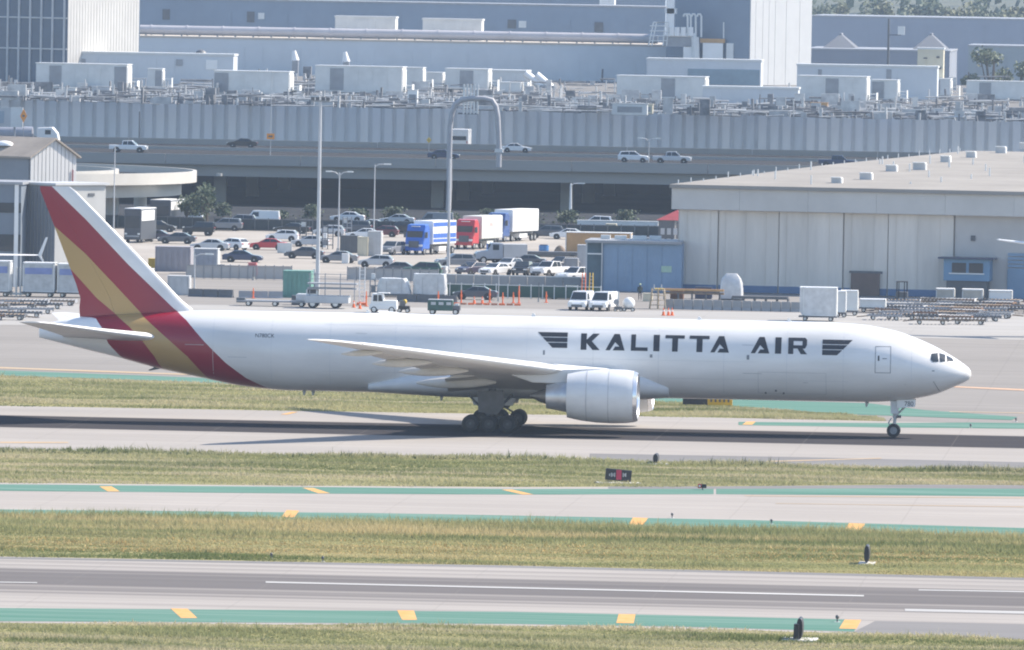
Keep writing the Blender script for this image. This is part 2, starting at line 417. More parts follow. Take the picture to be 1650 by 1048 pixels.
def blades(name, label, top, bot, n, h0, h1, m, tall=None, x0=-260, x1=1910):
    """three-blade tufts spread between two pixel edges; tall = (fraction from far edge, extra height)"""
    tx, ty = zip(*top); bx, by = zip(*bot)
    px = rg.uniform(x0, x1, n); ya = np.interp(px, tx, ty); yb = np.interp(px, bx, by)
    # even in ground area: sample 1/(y - horizon) evenly
    hy = HORIZON + (px - 825) * math.tan(ROLL)
    ia, ib = 1 / (ya - hy), 1 / (yb - hy)
    u = rg.uniform(0, 1, n); yy = hy + 1 / (ia + (ib - ia) * (1 - (1 - u)))
    ya_off = (np.sin(px * .031) + np.sin(px * .0113 + 1.7) + rg.normal(0, .6, n)) * .55
    yy = yy + np.where(u < .2, (.2 - u) * 5 * ya_off, 0) + np.where(u > .9, (u - .9) * 10 * ya_off * .8, 0)
    ok = yb > ya + .4
    px, yy, u = px[ok], yy[ok], u[ok]; n = len(px)
    fw, rt, up = np.array(FW), np.array(RT), np.array(UP)
    d = fw[None] + rt[None] * ((px - 825) / FPX)[:, None] - up[None] * ((yy - 524) / FPX)[:, None]
    base = np.array(CP)[None] + d * (-CAM_H / d[:, 2])[:, None]
    patch = .5 + .5 * np.sin(base[:, 0] * .35 + 2.1 * np.sin(base[:, 1] * .21)) * np.sin(base[:, 1] * .53 + base[:, 0] * .07)
    h = rg.uniform(h0, h1, n) * (.3 + 1.1 * patch ** 1.3)
    big = rg.uniform(0, 1, n) < .03; h = np.where(big, h * 1.9, h)
    if tall is not None: h += np.clip(1 - u / tall[0], 0, 1) ** .6 * tall[1] * rg.uniform(.4, 1.0, n)
    V, k = [], 3
    vs = np.zeros((n, k, 3, 3))
    for i in range(k):
        a = rg.uniform(0, 2 * np.pi, n); w = rg.uniform(.025, .06, n); off = rg.normal(0, .07, (n, 2))
        le = rg.normal(0, .35, (n, 2)) * h[:, None]; hh = h * rg.uniform(.6, 1.1, n)
        b0 = base[:, :2] + off
        vs[:, i, 0, :2] = b0 + np.stack([np.cos(a), np.sin(a)], 1) * w[:, None]
        vs[:, i, 1, :2] = b0 - np.stack([np.cos(a), np.sin(a)], 1) * w[:, None]
        vs[:, i, 2, :2] = b0 + le; vs[:, i, 2, 2] = hh
    nt_ = n * k
    me = bpy.data.meshes.new(name)
    me.vertices.add(nt_ * 3); me.vertices.foreach_set('co', vs.reshape(-1))
    me.loops.add(nt_ * 3); me.loops.foreach_set('vertex_index', np.arange(nt_ * 3, dtype=np.int32))
    me.polygons.add(nt_); me.polygons.foreach_set('loop_start', np.arange(0, nt_ * 3, 3, dtype=np.int32))
    me.update(); me.validate(); me.materials.append(m)
    o = bpy.data.objects.new(name, me); col.objects.link(o)
    return tag(o, label, 'grass', kind='stuff')
blades('verge_grass', 'short grass beyond the far runway, behind the cargo jet', E_FG_T, [p for p in E_R2_T if p[0] <= 1425], 60000, .1, .3, GR_A, x1=1425)
blades('verge_grass', 'rough grass strip between the far runway and the taxiway', E_R2_B, E_TW_T, 70000, .1, .28, GR_A, tall=(.12, .3))
blades('verge_grass', 'tall grass with orange flowers between taxiway and near runway', E_TW_B, E_R1_T, 80000, .08, .22, GR_B, tall=(.45, .75))
blades('verge_grass', 'foreground grass along the bottom edge of the near runway', E_R1_B, E_END, 70000, .1, .26, GR_A)
FLW = mat('orange_flower_heads', (.55, .33, .12), .8, .2, .3, c2=(.56, .42, .17))
blades('wild_flowers', 'orange wild flowers scattered through the grass above the near runway', ln((0, 866), (825, 874), (1650, 894)), ln((0, 888), (825, 897), (1650, 914)), 5200, .1, .22, FLW)
blades('dark_weeds', 'dark weedy tufts along the edge of the middle grass strip', ln((0, 727), (825, 740), (1650, 760)), ln((0, 730), (825, 743), (1650, 764)), 1500, .2, .5, mat('dark_weed', (.1, .13, .06), .8, .3, .3))

# ================================================================== the cargo jet
NOSE = Vector((-21.74, 786.0, 0.0))
jet = thing('cargo_jet', 'white twin engine cargo jet with red and gold tail stripes rolling along the runway', 'airplane', NOSE)
def ic(pts):
    xs, ys = [p[0] for p in pts], [p[1] for p in pts]
    n = len(xs); d = [(ys[i + 1] - ys[i]) / (xs[i + 1] - xs[i]) for i in range(n - 1)]
    m = [d[0]] + [0 if d[i - 1] * d[i] <= 0 else 2 * d[i - 1] * d[i] / (d[i - 1] + d[i]) for i in range(1, n - 1)] + [d[-1]]
    def f(x):
        x = min(max(x, xs[0]), xs[-1]); i = 0
        while i < n - 2 and x > xs[i + 1]: i += 1
        h = xs[i + 1] - xs[i]; t = (x - xs[i]) / h
        return ((2*t**3 - 3*t*t + 1) * ys[i] + (t**3 - 2*t*t + t) * h * m[i] + (-2*t**3 + 3*t*t) * ys[i+1] + (t**3 - t*t) * h * m[i+1])
    return f
f_top = ic([(0, 5.02), (.06, 5.28), (.2, 5.5), (.65, 5.86), (1.38, 6.33), (2.85, 7.14), (4.41, 7.8), (6.11, 8.34), (9, 8.78), (12, 8.88), (58, 8.86), (62, 8.76), (65.5, 8.55), (69.3, 8.17), (72, 7.72), (73.18, 7.27)])
f_bot = ic([(0, 5.0), (.06, 4.76), (.2, 4.6), (.45, 4.42), (1.34, 4.01), (2.68, 3.44), (4.08, 3.1), (6, 2.82), (8, 2.7), (12.8, 2.68), (53, 2.68), (56.6, 2.9), (60.5, 3.58), (64, 4.27), (66.85, 4.98), (69.55, 5.58), (73.18, 6.44)])
f_hw = ic([(0, .02), (.06, .27), (.2, .5), (.45, .78), (1.34, 1.44), (2.68, 2.1), (4.1, 2.56), (6, 2.92), (9, 3.08), (12, 3.1), (53, 3.1), (57, 2.98), (61, 2.6), (65, 2.02), (69, 1.22), (72, .5), (73.18, .14)])
def livery():
    m = bpy.data.materials.new('jet_livery'); m.use_nodes = True; nt = m.node_tree; L = nt.links.new
    b = nt.nodes['Principled BSDF']; b.inputs['Roughness'].default_value = .3; b.inputs['Coat Weight'].default_value = .12; b.inputs['Coat Roughness'].default_value = .15
    tc = nt.nodes.new('ShaderNodeTexCoord'); sp = nt.nodes.new('ShaderNodeSeparateXYZ'); L(tc.outputs['Object'], sp.inputs[0])
    def math_(op, a, v=None, w=None):
        n = nt.nodes.new('ShaderNodeMath'); n.operation = op
        for i, q in enumerate((a, v, w)):
            if q is None: continue
            if isinstance(q, (int, float)): n.inputs[i].default_value = q
            else: L(q, n.inputs[i])
        return n.outputs[0]
    s = math_('MULTIPLY', sp.outputs[0], -1.0)
    zt = math_('DIVIDE', math_('SUBTRACT', sp.outputs[2], 2.0), 17.0)
    curves = [
     [(2, 53.4), (2.7, 54.6), (3.12, 55.55), (3.68, 56.64), (4.84, 58.17), (6.46, 59.85), (8.08, 61.39), (8.97, 62.6), (12.3, 66.2), (15.8, 69.65), (18.35, 72.4), (19, 73.0)],
     [(2, 58.4), (3.4, 59.6), (4.45, 60.5), (5.26, 61.2), (6.4, 62.53), (7.54, 63.92), (8.35, 64.95), (10.8, 67.35), (13.07, 69.6), (15.14, 72.05), (16.5, 73.6), (19, 74.9)],
     [(2, 61.6), (3.6, 62.9), (4.54, 63.53), (5.21, 63.88), (6.5, 64.88), (7.5, 65.92), (8.3, 67.0), (9.6, 68.65), (11.55, 70.5), (13.6, 72.6), (15, 73.8), (19, 74.9)],
     [(2, 64.4), (4.2, 65.7), (5.18, 66.71), (6.13, 67.56), (7.36, 68.11), (8.1, 68.7), (8.25, 74.9), (19, 74.9)]]
    wht, red, gold = (.8, .79, .78, 1), (.26, .002, .022, 1), (.42, .27, .1, 1)
    nz = nt.nodes.new('ShaderNodeTexNoise'); nz.inputs['Scale'].default_value = .5; nz.inputs['Detail'].default_value = 5
    mpg = nt.nodes.new('ShaderNodeMapping'); mpg.inputs['Scale'].default_value = (.25, 1, 1); L(tc.outputs['Object'], mpg.inputs[0]); L(mpg.outputs[0], nz.inputs[0])
    rr = nt.nodes.new('ShaderNodeMapRange'); rr.inputs[1].default_value = .3; rr.inputs[2].default_value = .75; L(nz.outputs['Fac'], rr.inputs[0])
    w0 = nt.nodes.new('ShaderNodeMix'); w0.data_type = 'RGBA'; w0.inputs['A'].default_value = wht; w0.inputs['B'].default_value = (.62, .61, .595, 1); L(rr.outputs[0], w0.inputs['Factor'])
    cur = w0.outputs['Result']
    for pts, c in zip(curves, (red, gold, red, wht)):
        fc = nt.nodes.new('ShaderNodeFloatCurve'); cv = fc.mapping.curves[0]
        P_ = [((z - 2) / 17, (q - 52) / 24) for z, q in pts]
        cv.points[0].location = P_[0]; cv.points[-1].location = P_[-1]
        for q in P_[1:-1]: cv.points.new(*q)
        for q in cv.points: q.handle_type = 'VECTOR'
        fc.mapping.use_clip = False; fc.mapping.update()
        L(zt, fc.inputs['Value'])
        lim = math_('MULTIPLY_ADD', fc.outputs[0], 24.0, 52.0)
        on = math_('GREATER_THAN', s, lim)
        x = nt.nodes.new('ShaderNodeMix'); x.data_type = 'RGBA'; L(on, x.inputs['Factor']); L(cur, x.inputs['A']); x.inputs['B'].default_value = c
        cur = x.outputs['Result']
    L(cur, b.inputs['Base Color'])
    return m
LIV = livery()
JW = mat('jet_grey_white', (.62, .63, .64), .4, .08, .5)
JG = mat('jet_wing_grey', (.66, .65, .63), .42, .1, .4)
JB = mat('jet_beige_grey', (.56, .53, .49), .5, .12, .6)
LETT = mat('charcoal_lettering', (.025, .027, .035), .4, .05, 1.0)
NACL = mat('nacelle_paint', (.66, .67, .68), .35, .06, .6, coat=.2)
LIPM = mat('polished_lip', (.8, .8, .81), .2, .04, 1.0, metal=.8)
HOTM = mat('exhaust_metal', (.2, .19, .18), .4, .2, 2.0, metal=.7)
SEAM = mat('panel_seam', (.2, .21, .23), .6, .1, 1.0)

def frow(s, th):
    t, b, w = f_top(s), f_bot(s), f_hw(s)
    return (-s, w * math.cos(th), (t + b) / 2 + (t - b) / 2 * math.sin(th))
st = [0, .03, .08, .15, .25, .4, .6, .85, 1.15, 1.5, 2, 2.5, 3, 3.5, 4, 4.6, 5.3, 6, 7, 8, 9, 10.5, 12] + list(np.arange(14, 53, 2.)) + list(np.arange(53, 73.2, .6)) + [73.18]
NR = 56
fus = MB().loft([[frow(s, 2 * math.pi * k / NR) for k in range(NR)] for s in st]).build('fuselage', LIV, jet, smooth=True)
def ysurf(s, z):
    t, b, w = f_top(s), f_bot(s), f_hw(s)
    q = (z - (t + b) / 2) / ((t - b) / 2)
    return w * math.sqrt(max(0.0004, 1 - q * q))
def decal(name, polys, m, side=-1, off=.012, parent=None, step=.16, sstep=0):
    """flat print: polygons given in (s, z), wrapped onto the fuselage skin"""
    bm = bmesh.new()
    for poly in polys:
        vs = [bm.verts.new((s, z, 0)) for s, z in poly]; bm.faces.new(vs)
    lo = min(z for p in polys for _, z in p); hi = max(z for p in polys for _, z in p)
    z = lo + step
    while z < hi:
        bmesh.ops.bisect_plane(bm, geom=bm.verts[:] + bm.edges[:] + bm.faces[:], plane_co=(0, z, 0), plane_no=(0, 1, 0)); z += step
    if sstep:
        s_lo = min(q for p in polys for q, _ in p); s_hi = max(q for p in polys for q, _ in p); q = s_lo + sstep
        while q < s_hi:
            bmesh.ops.bisect_plane(bm, geom=bm.verts[:] + bm.edges[:] + bm.faces[:], plane_co=(q, 0, 0), plane_no=(1, 0, 0)); q += sstep
    bmesh.ops.triangulate(bm, faces=bm.faces)
    for v in bm.verts:
        s, z = v.co.x, v.co.y; v.co = (-s, side * (ysurf(s, z) + off), z)
    me = bpy.data.meshes.new(name); bmesh.ops.recalc_face_normals(bm, faces=bm.faces); bm.to_mesh(me); bm.free()
    me.materials.append(m); o = bpy.data.objects.new(name, me); col.objects.link(o); o.parent = parent or fus
    return o
# lettering, drawn in a unit box (u to the nose, v up), wide charcoal capitals
GL = {
 'K': [[(0, 0), (.3, 0), (.3, 1), (0, 1)], [(.3, .42), (.62, 0), (1, 0), (.5, .62), (.3, .62)], [(.36, .52), (.5, .45), (.97, 1), (.62, 1), (.3, .62)]],
 'A': [[(0, 0), (.23, 0), (.62, .74), (.62, 1), (.44, 1)], [(.44, 1), (.6, .8), (.83, 0), (1, 0), (.72, 1)], [(.6, .8), (.5, .5), (.72, .24), (.8, .24)], [(.38, 0), (.83, 0), (.78, .24), (.5, .24)]],
 'L': [[(0, 0), (.28, 0), (.28, 1), (0, 1)], [(.28, 0), (1, 0), (1, .22), (.28, .22)]],
 'I': [[(0, 0), (1, 0), (1, 1), (0, 1)]],
 'T': [[(0, .8), (1, .8), (1, 1), (0, 1)], [(.36, 0), (.66, 0), (.66, .8), (.36, .8)]],
 'R': [[(0, 0), (.28, 0), (.28, 1), (0, 1)], [(.28, .8), (.92, .8), (1, .88), (.9, 1), (.28, 1)], [(.76, .5), (1, .56), (1, .88), (.76, .8)], [(.28, .34), (.9, .34), (1, .56), (.76, .54), (.28, .54)], [(.5, .34), (.78, .34), (1.02, 0), (.68, 0)]],
}
PXS = lambda x: 30.37 - (x - 936) / (1300 - 936) * (30.37 - 12.74)
for ch, x0, x1 in (('K', 936, 967), ('A', 976, 1007), ('L', 1017, 1044), ('I', 1053, 1063), ('T', 1072, 1103), ('T', 1111, 1143), ('A', 1145, 1175), ('A', 1210, 1240), ('I', 1249, 1259), ('R', 1270, 1300)):
    for sd_ in (-1, 1):
        s0, s1 = PXS(x0), PXS(x1); z0, z1 = 6.45, 7.71
        if sd_ > 0: s0, s1 = 43.1 - s0, 43.1 - s1
        decal('letter', [[(s0 + (s1 - s0) * u, z0 + (z1 - z0) * v) for u, v in p] for p in GL[ch]], LETT, sd_)
for sd_ in (-1, 1):
    z = [7.75, 7.405, 7.35, 7.01, 6.955, 6.56]
    for a, b, ka, kb in ((0, 1, 0, .34), (2, 3, .39, .73), (4, 5, .79, 1.18)):
        e = lambda s: s
        decal('wing_emblem_bar', [[(33.76 - ka, z[a]), (31.42, z[a]), (31.42, z[b]), (33.76 - kb, z[b])]], LETT, sd_)
        decal('wing_emblem_bar', [[(11.54, z[a] - .14), (9.2 + ka, z[a] - .14), (9.2 + kb, z[b] - .14), (11.54, z[b] - .14)]], LETT, sd_)
def text_polys(txt, s0, z0, h, width):
    cu = bpy.data.curves.new('txt', 'FONT'); cu.body = txt; cu.size = 1; cu.fill_mode = 'FRONT'
    to = bpy.data.objects.new('txt', cu); col.objects.link(to)
    dg = bpy.context.evaluated_depsgraph_get(); me = bpy.data.meshes.new_from_object(to.evaluated_get(dg))
    xs = [v.co.x for v in me.vertices]; ys = [v.co.y for v in me.vertices]
    ax, bx, ay, by = min(xs), max(xs), min(ys), max(ys)
    polys = [[((me.vertices[i].co.x - ax) / (bx - ax), (me.vertices[i].co.y - ay) / (by - ay)) for i in p.vertices] for p in me.polygons]
    bpy.data.objects.remove(to)
    bpy.data.meshes.remove(me); bpy.data.curves.remove(cu)
    return [[(s0 - u * width, z0 + v * h) for u, v in p] for p in polys]
decal('registration', text_polys('N780CK', 55.86, 6.9, .3, 1.5), LETT, -1, step=.4)
# doors: raised outlines, handle, port marks
def outline(name, s0, s1, z0, z1, t=.045, side=-1, m=SEAM):
    return decal(name, [[(s0, z0), (s1, z0), (s1, z0 + t), (s0, z0 + t)], [(s0, z1 - t), (s1, z1 - t), (s1, z1), (s0, z1)],
      [(s0, z0 + t), (s0 - t, z0 + t), (s0 - t, z1 - t), (s0, z1 - t)], [(s1 + t, z0 + t), (s1, z0 + t), (s1, z1 - t), (s1 + t, z1 - t)]], m, side, .01)
for sd_ in (-1, 1):
    d = outline('crew_door', 7.42, 6.19, 5.1, 7.18, side=sd_)
    decal('door_handle', [[(7.2, 6.05), (7.08, 6.05), (7.08, 6.45), (7.2, 6.45)]], LETT, sd_, .014, d)
    decal('door_placard', [[(6.85, 6.2), (6.5, 6.2), (6.5, 6.26), (6.85, 6.26)]], SEAM, sd_, .014, d)
for s0, s1, z0, z1 in ((33.3, 33.15, 6.0, 6.35), (17.4, 17.2, 5.95, 6.3), (24.95, 24.75, 5.95, 6.2), (15.2, 15.05, 3.45, 3.6), (16, 15.85, 3.25, 3.4), (14.6, 14.45, 3.25, 3.4)):
    decal('access_panel', [[(s0, z0), (s1, z0), (s1, z1), (s0, z1)]], SEAM)
for s0, s1, z0 in ((17.7, 16.2, 4.85), (46, 43, 5.2), (42.5, 41.2, 5.05), (48, 47.1, 7.35), (13, 5, 4.2), (61.4, 59.9, 6.2), (17.8, 16.9, 7.05), (58, 56.5, 5.3)):
    decal('lap_seam', [[(s0, z0), (s1, z0), (s1, z0 + .035), (s0, z0 + .035)]], mat('light_seam', (.4, .41, .43), .6, .1, 1), -1, .008)
SK = mat('skin_joint', (.6, .61, .63), .5, .08, 1)
for s_ in (4.6, 9.9, 14.3, 19.2, 24.3, 29.4, 34.6, 39.7, 44.9, 50.0, 54.6, 59.2):
    zt_, zb_ = f_top(s_), f_bot(s_); decal('skin_joint', [[(s_, zb_ + .35), (s_ - .028, zb_ + .35), (s_ - .028, zt_ - .25), (s_, zt_ - .25)]], SK if s_ < 55 else MATS.get('skin_joint'), -1, .006, step=.3)
for z_ in (5.75, 8.0, 4.35):
    for a_, b_ in ((50.5, 24.5), (24.2, 9.5)): decal('skin_joint', [[(a_, z_), (b_, z_), (b_, z_ + .022), (a_, z_ + .022)]], SK, -1, .006)
outline('cargo_door', 16.5, 11.2, 3.3, 5.0, .02, -1, MATS['light_seam'])
# cockpit panes
CP_ = [[(3.08, 6.66), (2.6, 6.7), (2.5, 6.04), (2.94, 6.02), (3.12, 6.2)], [(2.5, 6.7), (2.02, 6.56), (1.98, 6.05), (2.4, 6.02)], [(1.94, 6.52), (1.5, 6.3), (1.32, 6.05), (1.86, 6.05)]]
for sd_ in (-1, 1):
    for q in CP_: decal('cockpit_pane', [q], GLASS, sd_, .03, step=.06, sstep=.06)
decal('radome_seam', [[(2.9, 4.5), (2.86, 4.5), (2.4, 3.72), (2.45, 3.7)]], SEAM); decal('pitot_probe', [[(3.0, 5.35), (2.8, 5.35), (2.8, 5.3), (3.0, 5.3)]], LETT)
# belly fairing
def ring_ell(s, hw, zt, zb, n=32, p=2.6):
    out = []
    for k in range(n):
        t = 2 * math.pi * k / n; c, q = math.cos(t), math.sin(t)
        out.append((-s, hw * math.copysign(abs(c) ** (2 / p), c), (zt + zb) / 2 + (zt - zb) / 2 * math.copysign(abs(q) ** (2 / p), q)))
    return out
MB().loft([ring_ell(23.5, 2.2, 4.2, 2.72), ring_ell(25.5, 3.12, 4.9, 2.56), ring_ell(28, 3.36, 5.1, 2.46), ring_ell(36, 3.4, 5.1, 2.42), ring_ell(41, 3.36, 4.9, 2.46), ring_ell(44, 3.12, 4.4, 2.58), ring_ell(47, 2.2, 3.6, 2.72)]).build('belly_fairing', JW, jet, smooth=True)
# wings
def foil(n=15):
    xs = [(.5 - .5 * math.cos(math.pi * i / n)) for i in range(n + 1)]
    th = lambda x: 5 * (.2969 * math.sqrt(x) - .126 * x - .3516 * x * x + .2843 * x**3 - .1036 * x**4)
    cm = lambda x: .015 * 4 * x * (1 - x)
    return [(x, cm(x), th(x)) for x in xs]
FOIL = foil()
def foil_ring(le, z, y, chord, tc, tw=0.0, vertical=False, lo=0.0, hi=1.0):
    up, dn = [], []
    for x, c, t in FOIL:
        x2 = lo + (hi - lo) * x
        i = min(int(x2 * 400), 399) / 400
        t2 = 5 * (.2969 * math.sqrt(x2) - .126 * x2 - .3516 * x2**2 + .2843 * x2**3 - .1036 * x2**4)
        c2 = 0 if vertical else .06 * x2 * (1 - x2)
        up.append((x2, c2 + t2 * tc)); dn.append((x2, c2 - t2 * tc))
    pts = up + dn[-1:0:-1] if lo == 0 else up + dn[::-1]
    out = []
    for x, h in pts:
        s = le + chord * (x * math.cos(tw) + h * math.sin(tw)); v = chord * (h * math.cos(tw) - x * math.sin(tw))
        out.append((-s, y + v, z) if vertical else (-s, y, z + v))
    return out
WS = [(1.5, 24.9, 3.75, 15.6, .13, 4.0), (3.1, 26.1, 4.2, 14.0, .125, 3.5), (9.9, 31.25, 5.1, 8.9, .11, 1.6), (16, 35.84, 5.9, 7.0, .1, .6), (22.5, 40.73, 6.75, 4.95, .095, -.6), (28.8, 45.47, 7.55, 3.0, .09, -1.4), (30.2, 46.6, 7.72, 2.35, .09, -1.5), (31.4, 47.75, 7.84, 1.5, .09, -1.5), (32.4, 48.9, 7.92, .45, .09, -1.5)]
def wing(side):
    w = MB().loft([foil_ring(le, z, side * y, c, tc, R(tw)) for y, le, z, c, tc, tw in WS]).build('wing', JG, jet, smooth=True)
    # slat leading edge, slightly proud
    for a, b in (((3.6, 9.3)), ((10.6, 28.4))):
        rings = []
        for k in range(9):
            y = a + (b - a) * k / 8
            q = [np.interp(y, [r[0] for r in WS], [r[i] for r in WS]) for i in range(1, 6)]
            rings.append(foil_ring(q[0] - .04, q[1] + .012, side * y, q[2] * 1.0, q[3] * 1.1, R(q[4]), hi=.14))
        MB().loft(rings).build('slat', WHITE, w, smooth=True)
    # flap track fairings
    for y, le, ln_, zz, r in ((7.2, 36.6, 6.2, 3.95, .46), (13.2, 38.3, 5.4, 5.05, .4), (18.6, 40.7, 4.6, 5.85, .34), (24, 44, 3.2, 6.75, .24)):
        rings = []
        for k in range(13):
            t = k / 12; rr = r * max(.03, math.sin(math.pi * min(1, t * .95 + .03)) ** .7)
            rings.append([(-(le + ln_ * t), side * y + rr * .62 * math.cos(2 * math.pi * j / 14), zz - .18 * t + rr * math.sin(2 * math.pi * j / 14)) for j in range(14)])
        MB().loft(rings).build('flap_fairing', JB, w, smooth=True)
    # flap panels hung a little below the trailing edge
    for y0, y1 in ((3.8, 8.6), (10.6, 21.6)):
        rings = []
        for k in range(5):
            y = y0 + (y1 - y0) * k / 4
            q = [np.interp(y, [r[0] for r in WS], [r[i] for r in WS]) for i in range(1, 6)]
            c = q[2]; le = q[0] + c * .78; zc = q[1] - c * .78 * math.sin(R(q[4])) - .05
            rings.append(foil_ring(le, zc, side * y, c * .26, .13, R(q[4] + 7)))
        MB().loft(rings).build('flap', JB, w, smooth=True)
    return w
for sd_ in (-1, 1): wing(sd_)
# engines
def engine(side):
    y, z = side * 9.75, 3.16
    e = MB().revx([(-25.47, 1.72), (-25.40, 1.80), (-25.45, 1.88), (-25.7, 1.97), (-26.3, 2.06), (-27.4, 2.1), (-28.6, 2.06), (-29.8, 1.93), (-30.86, 1.72), (-30.86, 1.62), (-29.5, 1.6), (-27.2, 1.56), (-25.8, 1.6)], y, z, 40).build('engine', NACL, jet, smooth=True)
    MB().revx([(-25.8, 1.61), (-25.47, 1.725), (-25.39, 1.8), (-25.44, 1.885), (-25.72, 1.985)], y, z, 40).build('inlet_lip', LIPM, e, smooth=True)
    MB().revx([(-27.1, .5), (-27.15, 1.55)], y, z, 40).build('fan', DGREY, e)
    MB().revx([(-26.2, .02), (-26.5, .25), (-27.1, .52)], y, z, 24).build('spinner', DGREY, e, smooth=True)
    MB().revx([(-30.2, 1.3), (-30.86, 1.22), (-31.6, 1.08), (-32.5, .92), (-32.5, .8)], y, z - .1, 32).build('core_cowl', ALU, e, smooth=True)
    MB().revx([(-32.2, .7), (-32.9, .5), (-33.8, .08)], y, z - .1, 24).build('exhaust_plug', HOTM, e, smooth=True)
    for sx in (-27.6, -29.3):
        MB().revx([(sx, f_ := (2.105 if sx > -28 else 2.005)), (sx - .02, f_ + .004), (sx - .04, f_)], y, z, 40).build('cowl_seam', MATS['light_seam'], e)
    pts = [(-27.0, z + 1.95), (-28.5, z + 2.12), (-31.3, 5.15), (-35.6, 4.75), (-33.6, 4.1), (-31, z + .9), (-28, z + 1.8)]
    MB().xz(pts, y - .24, y + .24).build('pylon', JW, e, bevel=.08)
    # strake on the nacelle
    MB().add([(-26.6, y - side * 1.35, z + 1.62), (-28.6, y - side * 1.35, z + 1.6), (-28.6, y - side * 1.75, z + 2.02), (-27.2, y - side * 1.7, z + 1.95)], [(0, 1, 2, 3)]).build('nacelle_strake', NACL, e)
    return e
for sd_ in (-1, 1): engine(sd_)
# tail
finr = [(8.1, 60.4, 9.6, .1), (8.9, 61.15, 8.9, .1), (9.6, 62.0, 7.98, .1), (10.6, 63.0, 7.3, .098), (13, 65.4, 5.85, .095), (16, 68.45, 4.0, .09), (18.0, 70.5, 2.78, .09), (18.32, 70.95, 2.36, .07)]
hr = .7
MB().loft([foil_ring(le, z, 0, c, tc, 0, True, 0, hr) for z, le, c, tc in finr]).build('fin', LIV, jet, smooth=True)
MB().loft([foil_ring(le, z, 0, c, tc, 0, True, hr + .0015, 1) for z, le, c, tc in [(7.7, 60.1, 10.0, .1)] + finr]).build('rudder', LIV, jet, smooth=True)
for sd_ in (-1, 1):
    hs = [(.7, 62.6, 6.55, 8.6, .1), (2, 63.75, 6.7, 7.4, .1), (6, 67.3, 7.26, 4.7, .095), (10.2, 71.05, 7.92, 2.3, .09), (10.75, 71.9, 8.0, 1.6, .07)]
    h = MB().loft([foil_ring(le, z, sd_ * y, c, tc, 0, False, 0, .72) for y, le, z, c, tc in hs]).build('stabilizer', JG, jet, smooth=True)
    MB().loft([foil_ring(le, z, sd_ * y, c, tc, R(0), False, .728, 1) for y, le, z, c, tc in hs]).build('elevator', JG, h, smooth=True)
    le_ = [foil_ring(le - .03, z + .008, sd_ * y, c, tc * 1.1, 0, False, 0, .1) for y, le, z, c, tc in hs[1:4]]
    MB().loft(le_).build('leading_edge', WHITE, h, smooth=True)
# gear
def wheel_mesh(r, w, hub=.55):
    t = MB(); n = 22; prof = [(-w * .42, r * hub), (-w * .5, r * .75), (-w * .42, r * .95), (-w * .2, r), (w * .2, r), (w * .42, r * .95), (w * .5, r * .75), (w * .42, r * hub)]
    t.loft([[(rr * math.cos(2 * math.pi * k / n), y, rr * math.sin(2 * math.pi * k / n)) for k in range(n)] for y, rr in prof], cap=False)
    h = MB(); h.cyl((0, -w * .36, 0), (0, w * .36, 0), r * hub, n=18); h.cyl((0, -w * .48, 0), (0, w * .48, 0), r * hub * .38, n=10)
    return t.mesh('tyre', BLACK, True), h.mesh('rim', STEEL, True)
STEEL_, STEEL = STEEL, mat('painted_shade_rim', (.055, .055, .06), .6, .3, 3)  # main wheel rims coloured dark to stand for the wing's shadow
MT, MH = wheel_mesh(.665, .5)
STEEL = mat('nose_wheel_rim', (.25, .25, .26), .5, .2, 3); NT, NH = wheel_mesh(.535, .34); STEEL = STEEL_
def add_wheel(parent, s, y, z, tm, hm):
    w = inst('wheel', tm, parent, (-s, y, z)); inst('rim', hm, w); return w
for sd_ in (-1, 1):
    cy = sd_ * 5.5
    g = MB(); g.cyl((-37.0, cy, 3.4), (-37.19, cy, .75), .2, n=14).cyl((-37.0, cy, 3.4), (-37.1, cy, 2.0), .3, n=14)
    g.cyl((-38.7, cy, .66), (-35.7, cy, .72), .16, n=10).cyl((-35.5, sd_ * 4.6, 2.9), (-36.9, cy, 1.5), .1).cyl((-38.9, cy, 2.9), (-37.3, cy, 1.3), .09).cyl((-36.9, cy, 1.5), (-35.9, cy, .95), .07)
    for k in (-1.45, 0, 1.45): g.cyl((-37.19 + k, cy - .95, .67), (-37.19 + k, cy + .95, .67), .11)
    gear = g.build('main_gear', DGREY, jet, smooth=True)
    MB().xz([(-38.15, 3.2), (-36.1, 3.3), (-36.0, 2.1), (-36.6, 1.35), (-38.05, 1.55)], cy + sd_ * .42, cy + sd_ * .5).build('gear_door', mat('painted_shade_gear_panel', (.13, .125, .125), .6, .25, 1.5), gear, bevel=.03)  # door panel colour has the shade under the wing painted in
    MB().xz([(-38.9, 2.55), (-35.4, 2.55), (-35.6, 1.95), (-38.7, 1.95)], sd_ * 2.4, sd_ * 2.5).build('gear_door', JW, gear, bevel=.03)
    for k in (-1.45, 0, 1.45):
        for q in (-.7, .7): add_wheel(gear, 37.19 - k, cy + q, .665, MT, MH)
ng = MB(); ng.cyl((-5.75, 0, 2.8), (-5.97, 0, .55), .13, n=14).cyl((-5.8, 0, 2.8), (-5.88, 0, 1.5), .2, n=14).cyl((-4.6, 0, 2.9), (-5.75, 0, 1.75), .08).cyl((-5.97, -.5, .535), (-5.97, .5, .535), .08)
ng.cyl((-6.15, 0, 1.5), (-6.4, 0, 1.1), .05).cyl((-6.4, 0, 1.1), (-6.1, 0, .75), .05)
ngo = ng.build('nose_gear', LGREY, jet, smooth=True)
for y in (-.38, .38): add_wheel(ngo, 5.97, y, .535, NT, NH)
